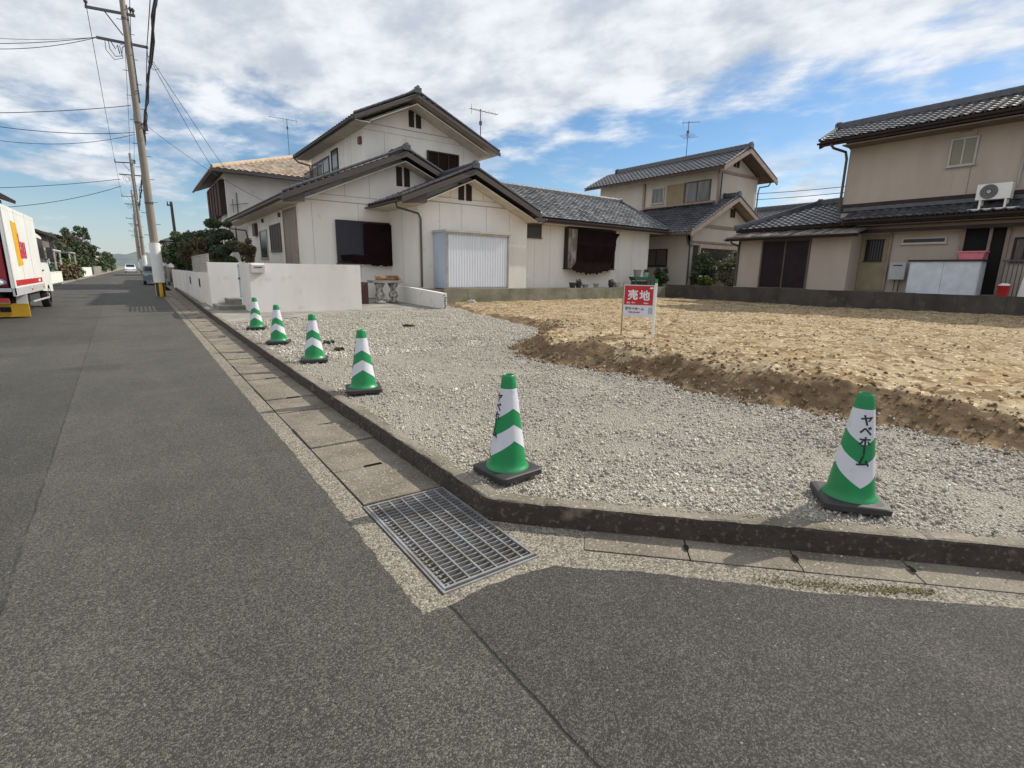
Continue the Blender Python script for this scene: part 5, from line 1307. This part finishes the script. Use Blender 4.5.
# ================================================================== STONE TABLE, BOARD, POTS
t = thing('stone_table', 'grey stone garden bench table with two ornate pedestal legs by the wall', 'stone table', (7.1,17.6,.15))
mb = MB(); mb.box(6.52,7.66,17.35,17.85,.86,.95); mb.build('top', CONC, t)
for xx in (6.88,7.38):
    mb = MB(); mb.lathe([(.19,0),(.19,.06),(.10,.10),(.15,.22),(.17,.30),(.10,.42),(.09,.48),(.15,.60),(.18,.66),(.18,.70)], (xx,17.6,.15), 20); mb.build('leg', mat('carved_grey_stone', (.42,.41,.38), .9, (.12,.11,.10), 9, lo=.42, hi=.58), t, smooth=True)
mb = MB()
for k in range(26):
    a = rnd.uniform(-.35,.35); mb.tube([(6.9+rnd.uniform(-.2,.5),17.6+rnd.uniform(-.15,.15),.97+rnd.uniform(0,.13)),(7.3+rnd.uniform(-.2,.35),17.6+rnd.uniform(-.15,.15),.97+rnd.uniform(0,.15))], .02, 5)
mb.blob((7.2,17.6,1.0), (.42,.18,.10), 0, 12, .2)
tag(mb.build('straw_bundle', mat('dry_brown_straw', (.30,.16,.085), .9, (.17,.09,.05), 12)), 'brown dry straw bundle lying on the stone table', 'straw bundle')
mb = MB(); mb.prism([(6.0,.14),(6.42,.14),(6.42,.88),(6.02,.90)], 17.5, 17.56, 'y')
tag(mb.build('board', mat('dark_red_board', (.10,.035,.03), .8, (.06,.03,.025), 4)), 'dark red upright board between the garden wall end and the stone table', 'board')
def pot(x, y, r, h, m, label, plantm=None, g='pots and tools along the house ledge'):
    t = thing('plant_pot', label, 'plant pot', (x, y, .64), g)
    mb = MB(); mb.lathe([(r*.7,0),(r,h*.85),(r*1.1,h*.86),(r*1.1,h),(r*.95,h),(r*.9,h*.9)], (x,y,.64), 16); mb.build('pot', m, t, smooth=True, autosm=True)
    if plantm:
        mb = MB(); leaf_cloud(mb, [(x,y,.64+h+.06,r*.9)], 90, .05, int(x*10)); mb.build('leaves', plantm, t)
    return t
PD = mat('dark_plastic_pot', (.035,.035,.04), .5); PG = mat('grey_pot', (.28,.28,.28), .7)
pot(15.85,17.35,.16,.24,PD,'leftmost dark plant pot on the ledge below the torn window')
pot(16.25,17.38,.15,.22,PD,'dark plant pot second from the left below the torn window', LEAFD)
pot(16.65,17.35,.16,.17,PG,'shallow grey pot third from the left below the torn window')
pot(17.35,17.36,.13,.20,PG,'lone small grey pot in the gap right of the three left pots')
pot(18.35,17.36,.15,.20,PD,'round dark pot right under the ragged window corner', LEAFD)
pot(18.75,17.36,.17,.26,mat('silver_basin', (.45,.46,.48), .3, metal=.5),'shiny silver basin pot left of the green trough')
t = thing('green_trough', 'dark green trough stand holding pots at the right end of the white house', 'planter', (20.3,17.4,.64))
mb = MB(); mb.prism([(19.75,1.16),(21.35,1.16),(21.2,.98),(19.9,.98)], 17.2, 17.55, 'y'); mb.build('trough', mat('dark_green_plastic', (.02,.085,.06), .5), t)
mb = MB()
for xx in (19.95,21.1):
    for yy in (17.24,17.5): mb.box(xx-.02,xx+.02,yy-.02,yy+.02,.64,.98)
mb.box(19.95,21.1,17.5,17.53,.68,.95); mb.build('stand', mat('green_grey_stand', (.06,.12,.10), .6), t)
for (x, r, h, m, lb) in ((20.2,.20,.34,PG,'grey brown tall pot on the green trough'),(20.85,.15,.22,mat('mint_pot', (.30,.50,.40), .5),'pale mint pot on the green trough beside the tall pot')):
    q = thing('plant_pot', lb, 'plant pot', (x,17.38,1.16)); mb = MB(); mb.lathe([(r*.75,0),(r,h*.9),(r*1.08,h),(r*.9,h*.95)], (x,17.38,1.165), 16); mb.build('pot', m, q, smooth=True, autosm=True)
    if h < .3:
        mb = MB(); leaf_cloud(mb, [(x,17.38,1.165+h+.05,.12)], 80, .05, 5); mb.build('leaves', LEAFG, q)
# pale rock on the soil by the retaining wall
mb = MB(); mb.blob((9.9,16.3,.2), (.18,.12,.10), 0, 9, .25); tag(mb.build('rock', mat('pale_rock', (.42,.42,.38), .95, (.22,.21,.18), 5)), 'pale loose rock lying on the soil below the storage shed', 'rock')

# ================================================================== TRUCK
T = thing('delivery_truck', 'white box delivery truck with open rear parked at the left edge', 'truck', (-3.3,19.5,0))
TW = mat('white_truck_body', (.74,.75,.73), .4, (.66,.67,.64), 1.2)
GREYL = mat('light_grey_panel', (.45,.46,.48), .5)
x0, x1 = -4.25, -2.32
mb = MB()
mb.box(x1-.05,x1,16.0,20.6,.78,2.62); mb.box(x0,x0+.05,16.0,20.6,.78,2.62); mb.box(x0+.05,x1-.05,16.0,20.6,2.55,2.62); mb.box(x0+.05,x1-.05,20.52,20.6,.8,2.55)
mb.build('box_body', TW, T)
mb = MB(); mb.box(x1,x1+.012,16.0,16.10,.62,2.62); mb.box(x0,x1,15.97,15.998,2.50,2.63); mb.box(x1-.04,x1+.012,16.0,20.6,.60,.78); mb.box(x0,x1-.05,16.0,20.5,.70,.78); mb.box(x0,x0+.08,15.97,15.998,.62,2.50); mb.build('box_trim', GREYL, T)
mb = MB(); mb.box(x1+.001,x1+.006,16.35,20.3,.82,.95); mb.build('red_stripe', RED, T)
mb = MB(); mb.box(x1+.007,x1+.009,19.6,19.95,.85,.92); mb.build('stripe_mark', WHITE, T)
mb = MB(); mb.prism([(16.95,2.32),(17.65,2.28),(17.72,1.30),(17.02,1.26)], x1+.001, x1+.005, 'x'); mb.build('yellow_emblem', YEL, T)
a, f = centred('lau', .80)
if len(a):
    mb = MB(); mb.add([(x1+.012, 17.95+x*.95, 1.75+y) for x, y, _ in a], f); mb.build('emblem_lettering', mat('pink_red_print', (.62,.05,.12), .5), T)
mb = MB(); mb.box(x0+.08,x1-.08,16.6,16.68,.8,2.5); mb.build('dark_interior', mat('dark_interior', (.03,.02,.02), .9), T)
mb = MB()
for yy in (17.55, 19.05): mb.box(x1+.0005,x1+.004,yy-.006,yy+.006,.80,2.60)
for k in range(24): mb.box(x1+.001,x1+.006,16.2+k*.185-.008,16.2+k*.185+.008,2.52,2.536)
mb.build('panel_seam', GREYL, T)
mb = MB(); mb.box(x1+.012,x1+.03,18.2,18.3,.66,.71); mb.build('marker_lamp', mat('amber_lens', (.60,.22,.02), .3), T)
mb = MB(); mb.box(x1+.012,x1+.03,20.2,20.3,.66,.71); mb.build('marker_lamp', MATS['amber_lens'], T)
# cab
mb = MB(); mb.prism([(20.68,.55),(22.85,.45),(22.9,1.05),(22.55,1.45),(22.15,2.15),(21.3,2.22),(20.68,2.22)], x0+.08, x1-.06, 'x'); cabo = mb.build('cab', TW, T)
mb = MB(); mb.prism([(21.0,1.38),(22.45,1.38),(22.08,2.08),(21.0,2.10)], x1-.058, x1-.048, 'x'); mb.quad((x0+.15,22.57,1.46),(x1-.13,22.57,1.46),(x1-.13,22.19,2.12),(x0+.15,22.19,2.12)); mb.build('cab_window', GLASS, T)
mb = MB(); mb.box(x1-.05,x1-.02,21.05,21.25,1.12,1.16); mb.build('door_handle', METD, cabo)
mb = MB(); mb.box(x1-.02,x1+.14,22.35,22.45,1.5,1.85); mb.tube([(x1-.06,22.4,1.45),(x1+.05,22.4,1.55)], .015, 5); mb.build('wing_mirror', METD, T)
def wheel(parent, x, y, r, w_=.2):
    mb = MB(); N_ = 28
    for s_1 in (0,): 
        prof_ = [(r*.62,-w_/2),(r*.93,-w_/2),(r,-w_/2+.03),(r,w_/2-.03),(r*.93,w_/2),(r*.62,w_/2)]
        b = len(mb.v)
        for (rr, dx) in prof_:
            for k in range(N_): th = 2*math.pi*k/N_; mb.v.append((x+dx, y+rr*math.cos(th), r+rr*math.sin(th)))
        for i in range(5):
            for k in range(N_): mb.f.append((b+i*N_+k, b+i*N_+(k+1)%N_, b+(i+1)*N_+(k+1)%N_, b+(i+1)*N_+k)); mb.m.append(0); mb.t.append(.5)
    wo = mb.build('wheel', BLACK, parent, smooth=True, autosm=True)
    mb = MB(); mb.prism([(y+r*.62*math.cos(2*math.pi*k/20), r+r*.62*math.sin(2*math.pi*k/20)) for k in range(20)], x-w_*.3, x+w_*.3, 'x')
    mb.prism([(y+r*.2*math.cos(2*math.pi*k/12), r+r*.2*math.sin(2*math.pi*k/12)) for k in range(12)], x+w_*.3, x+w_*.45, 'x'); mb.build('rim', GREYL, wo)
wheel(T, x1-.16, 21.9, .36); wheel(T, x0+.2, 21.9, .36); wheel(T, x1-.2, 17.8, .34, .28); wheel(T, x0+.25, 17.8, .34, .28)
mb = MB(); mb.box(x1-.5,x1-.40,16.1,22.4,.42,.60); mb.box(x0+.4,x0+.5,16.1,22.4,.42,.60); mb.box(x0+.4,x1-.4,18.8,19.4,.38,.6); mb.build('chassis', BLACK, T)
mb = MB()
for k in range(6): mb.tube([(x1-.12,18.6+k*.22,.62),(x1-.10,18.6+k*.22,.35)], .03, 6)
mb.box(x1-.3,x1-.12,19.1,20.4,.34,.56); mb.build('side_tank', METD, T)
mb = MB(); mb.bar((x1-.03,18.4,.36),(x1-.03,21.3,.33),.03,.04); mb.build('side_guard_rail', GREYL, T)
mb = MB(); mb.box(-3.05,x1+.0,17.38,17.44,.04,.36); mb.build('rear_bumper', YEL, T)
mb = MB(); mb.box(-2.85,-2.65,17.365,17.379,.16,.28); mb.build('bumper_mark', DBROWN, T)
mb = MB(); mb.box(x1-.20,x1+.01,17.30,17.33,.36,.62); mb.build('mud_flap', WHITE, T)
mb = MB(); mb.box(x1-.42,x1-.12,15.96,16.0,.46,.56); mb.box(x0+.12,x0+.42,15.96,16.0,.46,.56); mb.build('tail_light', mat('tail_red', (.35,.04,.02), .3), T)
mb = MB(); mb.box(x1-1.0,x1-.12,16.15,16.55,.80,1.78); tag(mb.build('crate', mat('red_crate_plastic', (.36,.025,.04), .5, (.28,.02,.03), 4)), 'red plastic crate stack standing inside the open truck', 'crate')
mb = MB(); mb.box(x1-1.9,x1-1.06,16.15,16.5,.80,1.4); tag(mb.build('crate', mat('maroon_crate', (.20,.02,.03), .5)), 'darker maroon crate behind the white sack in the truck', 'crate')
mb = MB(); mb.blob((x1-.55,16.06,.90), (.42,.14,.12), 0, 12, .12); mb.blob((x1-.80,16.05,1.02), (.16,.12,.22), 0, 12, .12); tag(mb.build('sack', mat('white_sack', (.62,.64,.68), .7), smooth=True), 'white sack lying on the open tail of the truck', 'sack')

# ================================================================== FAR CARS, LEFT HOUSES
def car(x, y, label, m, L_=3.9, W_=1.55, H_=1.45, gg='cars parked far down the street'):
    t = thing('parked_car', label, 'car', (x, y, 0), gg)
    mb = MB(); prf = [(0,.30),(.05,.72),(.35,.85),(.95,.92),(1.35,H_),(2.7,H_),(3.45,.95),(3.85,.85),(3.9,.32)]
    prf = [(a*L_/3.9, z) for a, z in prf]
    n_ = len(prf); vs = []
    for s_1 in (-1,1):
        for a, z in prf: vs.append((x+s_1*W_/2*(.82 if z > 1 else 1), y+a, z))
    mb.add(vs, [tuple(range(n_)), tuple(range(2*n_-1,n_-1,-1))]+[(i,(i+1)%n_,n_+(i+1)%n_,n_+i) for i in range(n_)]); mb.build('body', m, t)
    mb = MB(); k = L_/3.9
    for s_1 in (-1,1):
        xx = x+s_1*(W_/2*.90); mb.add([(xx+s_1*.06,y+1.15*k,.97),(xx+s_1*.06,y+3.15*k,.99),(x+s_1*W_/2*.84,y+2.65*k,H_-.06),(x+s_1*W_/2*.84,y+1.42*k,H_-.06)], [(0,1,2,3)])
    mb.add([(x-W_/2*.8,y+1.0*k-.012,.98),(x+W_/2*.8,y+1.0*k-.012,.98),(x+W_/2*.72,y+1.30*k-.012,H_-.06),(x-W_/2*.72,y+1.30*k-.012,H_-.06)], [(0,1,2,3)])
    mb.build('window', GLASS, t)
    for a in (.75,3.1):
        for s_1 in (-1,1): wheel(t, x+s_1*(W_/2-.08), y+a*k, .29, .17)
    mb = MB()
    for s_1 in (-1,1): mb.box(x+s_1*W_/2*.72-.14, x+s_1*W_/2*.72+.14, y-.0, y+.06, .62, .74)
    mb.build('light', mat('lamp_lens', (.5,.5,.48), .2), t)
    return t
car(.85, 44.5, 'blue grey small car parked beyond the nearest utility pole', mat('blue_grey_car_paint', (.10,.14,.20), .3, coat=.5), 3.4, 1.3, 1.3)
car(-1.2, 122, 'white car far down the middle of the street', mat('white_car_paint', (.72,.74,.76), .3, coat=.5), 4.2, 1.7, 1.6)
car(-6.2, 56, 'white car with nose out in front of the carport on the left', mat('white_car_paint2', (.70,.72,.72), .3, coat=.5), 3.9, 1.6, 1.5, 'cars on the left plots')

def simple_house(label, x0, x1, y0, y1, z1, rh, wm, rm, trim=DBROWN, wins=(), axis='y', ov=.6):
    t = thing('house', label, 'house', ((x0+x1)/2, y0, 0)); mb = MB(); mb.box(x0,x1,y0,y1,0,z1); mb.build('wall', wm, t)
    mb = MB(); xm = (x0+x1)/2; ym = (y0+y1)/2
    if axis == 'y':
        tile_roof(mb, (x0-ov,y1+ov,z1),(x0-ov,y0-ov,z1),(xm,y1-1,z1+rh),(xm,y0+1.2,z1+rh)); tile_roof(mb, (x1+ov,y0-ov,z1),(x1+ov,y1+ov,z1),(xm,y0+1.2,z1+rh),(xm,y1-1,z1+rh))
        tile_roof(mb, (x0-ov,y0-ov,z1),(x1+ov,y0-ov,z1),(xm-.01,y0+1.2,z1+rh),(xm+.01,y0+1.2,z1+rh)); ridge(mb, (xm,y0+1.2,z1+rh+.06),(xm,y1-1,z1+rh+.06))
    mb.build('roof', [rm, trim], t)
    for (fc, a, b_, za, zb_) in wins: window(t, fc, a, b_, za, zb_, y0 if fc == 'y' else x1, trim, GLASS, 2, .08, out=-1 if fc == 'y' else 1)
    return t
BRK = mat('brown_grey_cladding', (.15,.12,.10), .8, (.10,.08,.07), 3)
simple_house('brown clad house with a low dark roof behind the truck on the left', -14, -7.2, 60, 72, 4.15, .75, BRK, TILE, wins=(('y',-12,-10.2,2.4,3.6),('y',-9.2,-7.8,2.6,3.6),('x',62,65,2.4,3.6)))
simple_house('long low house with a dark roof behind the conifer hedge', -16, -7.6, 80, 112, 4.6, 1.2, BRK, TILE, wins=(('x',82,86,2.4,3.8),('x',90,95,2.4,3.8)))
simple_house('small white walled house on the right of the street beyond the pines', 3.2, 9, 48, 60, 2.9, 1.1, WALLW, TILE, wins=(('y',4,5.6,1,2.2),('y',6.6,8.2,1,2.2)))
simple_house('far grey roofed house on the right beyond the second pole', 3.4, 9, 84, 98, 4.6, 1.4, WALLW, TILE, wins=(('y',4,5.6,3,4.2),))
simple_house('far house on the left near the end of the street', -14, -7, 130, 150, 5, 1.4, WALLW, TILE, wins=(('y',-12,-10,3,4.2),))
simple_house('two storey neighbour house off the left edge of the view', -14, -6.5, 34, 46, 5.2, 1.6, BEIGE2, TILE, wins=(('y',-12,-10,3,4.2),('x',36,38.5,3.2,4.4),('x',36,38.5,1.0,2.2)))
cp = thing('carport', 'low white framed carport with a flat pale roof left of the street', 'carport', (-7,56,0))
mb = MB(); mb.box(-9.5,-5.3,52,60,2.40,2.50); mb.build('roof', mat('pale_carport_roof', (.55,.57,.58), .4), cp)
mb = MB()
for xx in (-9.3,-5.4):
    for yy in (52.2,56,59.8): mb.box(xx-.05,xx+.05,yy-.05,yy+.05,0,2.4)
mb.box(-9.5,-5.3,51.95,52.0,2.34,2.52); mb.build('frame', WHITE, cp)
cp2 = thing('carport', 'second carport roof farther on along the left side', 'carport', (-7,68,0))
mb = MB(); mb.box(-9.5,-5.5,70,76,2.5,2.62); mb.build('roof', mat('grey_carport_roof', (.35,.37,.38), .4), cp2)
mb = MB()
for xx in (-9.3,-5.6):
    for yy in (70.2,75.8): mb.box(xx-.05,xx+.05,yy-.05,yy+.05,0,2.5)
mb.build('frame', WHITE, cp2)
for (x0_, x1_, y0_, y1_, h, lb, mm) in ((-5.05,-4.85,46,53,.75,'short white block wall at the edge of the left plot, nearest the truck',WALLW),(-5.1,-4.9,58,66,.8,'tan block wall in front of the conifer hedge',BEIGE2),(-5.1,-4.9,72,86,1.0,'white wall along the left verge past the tan wall',WALLW),(-5.1,-4.9,90,118,1.1,'grey block wall far along the left verge',CONC),(1.9,2.1,40.5,52,1.2,'grey block wall beyond the white street wall on the right',CONC),(2.0,2.2,60,110,1.3,'long far block wall on the right of the street',CONC)):
    t = thing('garden_wall', lb, 'wall', (x0_, y0_, 0)); mb = MB(); mb.box(x0_,x1_,y0_,y1_,0,h)
    y = y0_+2
    while y < y1_-.2: mb.box(x0_-.006, x1_+.006, y-.01, y+.01, 0, h+.004, 0); y += 2.0
    mb.box(x0_-.02,x1_+.02,y0_-.02,y1_+.02,h,h+.05); mb.build('wall', mm, t)
gp = thing('garden_ornament', 'small green and white potted plant stand by the truck cab', 'plant stand', (-5.5,50,0))
mb = MB(); mb.lathe([(.25,0),(.35,.5),(.3,.5)], (-5.5,50,.05), 14); mb.build('pot', WHITE, gp, smooth=True, autosm=True)
mb = MB(); leaf_cloud(mb, [(-5.5,50,1.0,.55)], 500, .12, 91); mb.build('leaves', mat('blue_green_leaves', (.05,.16,.12), .6, tint=.5), gp)
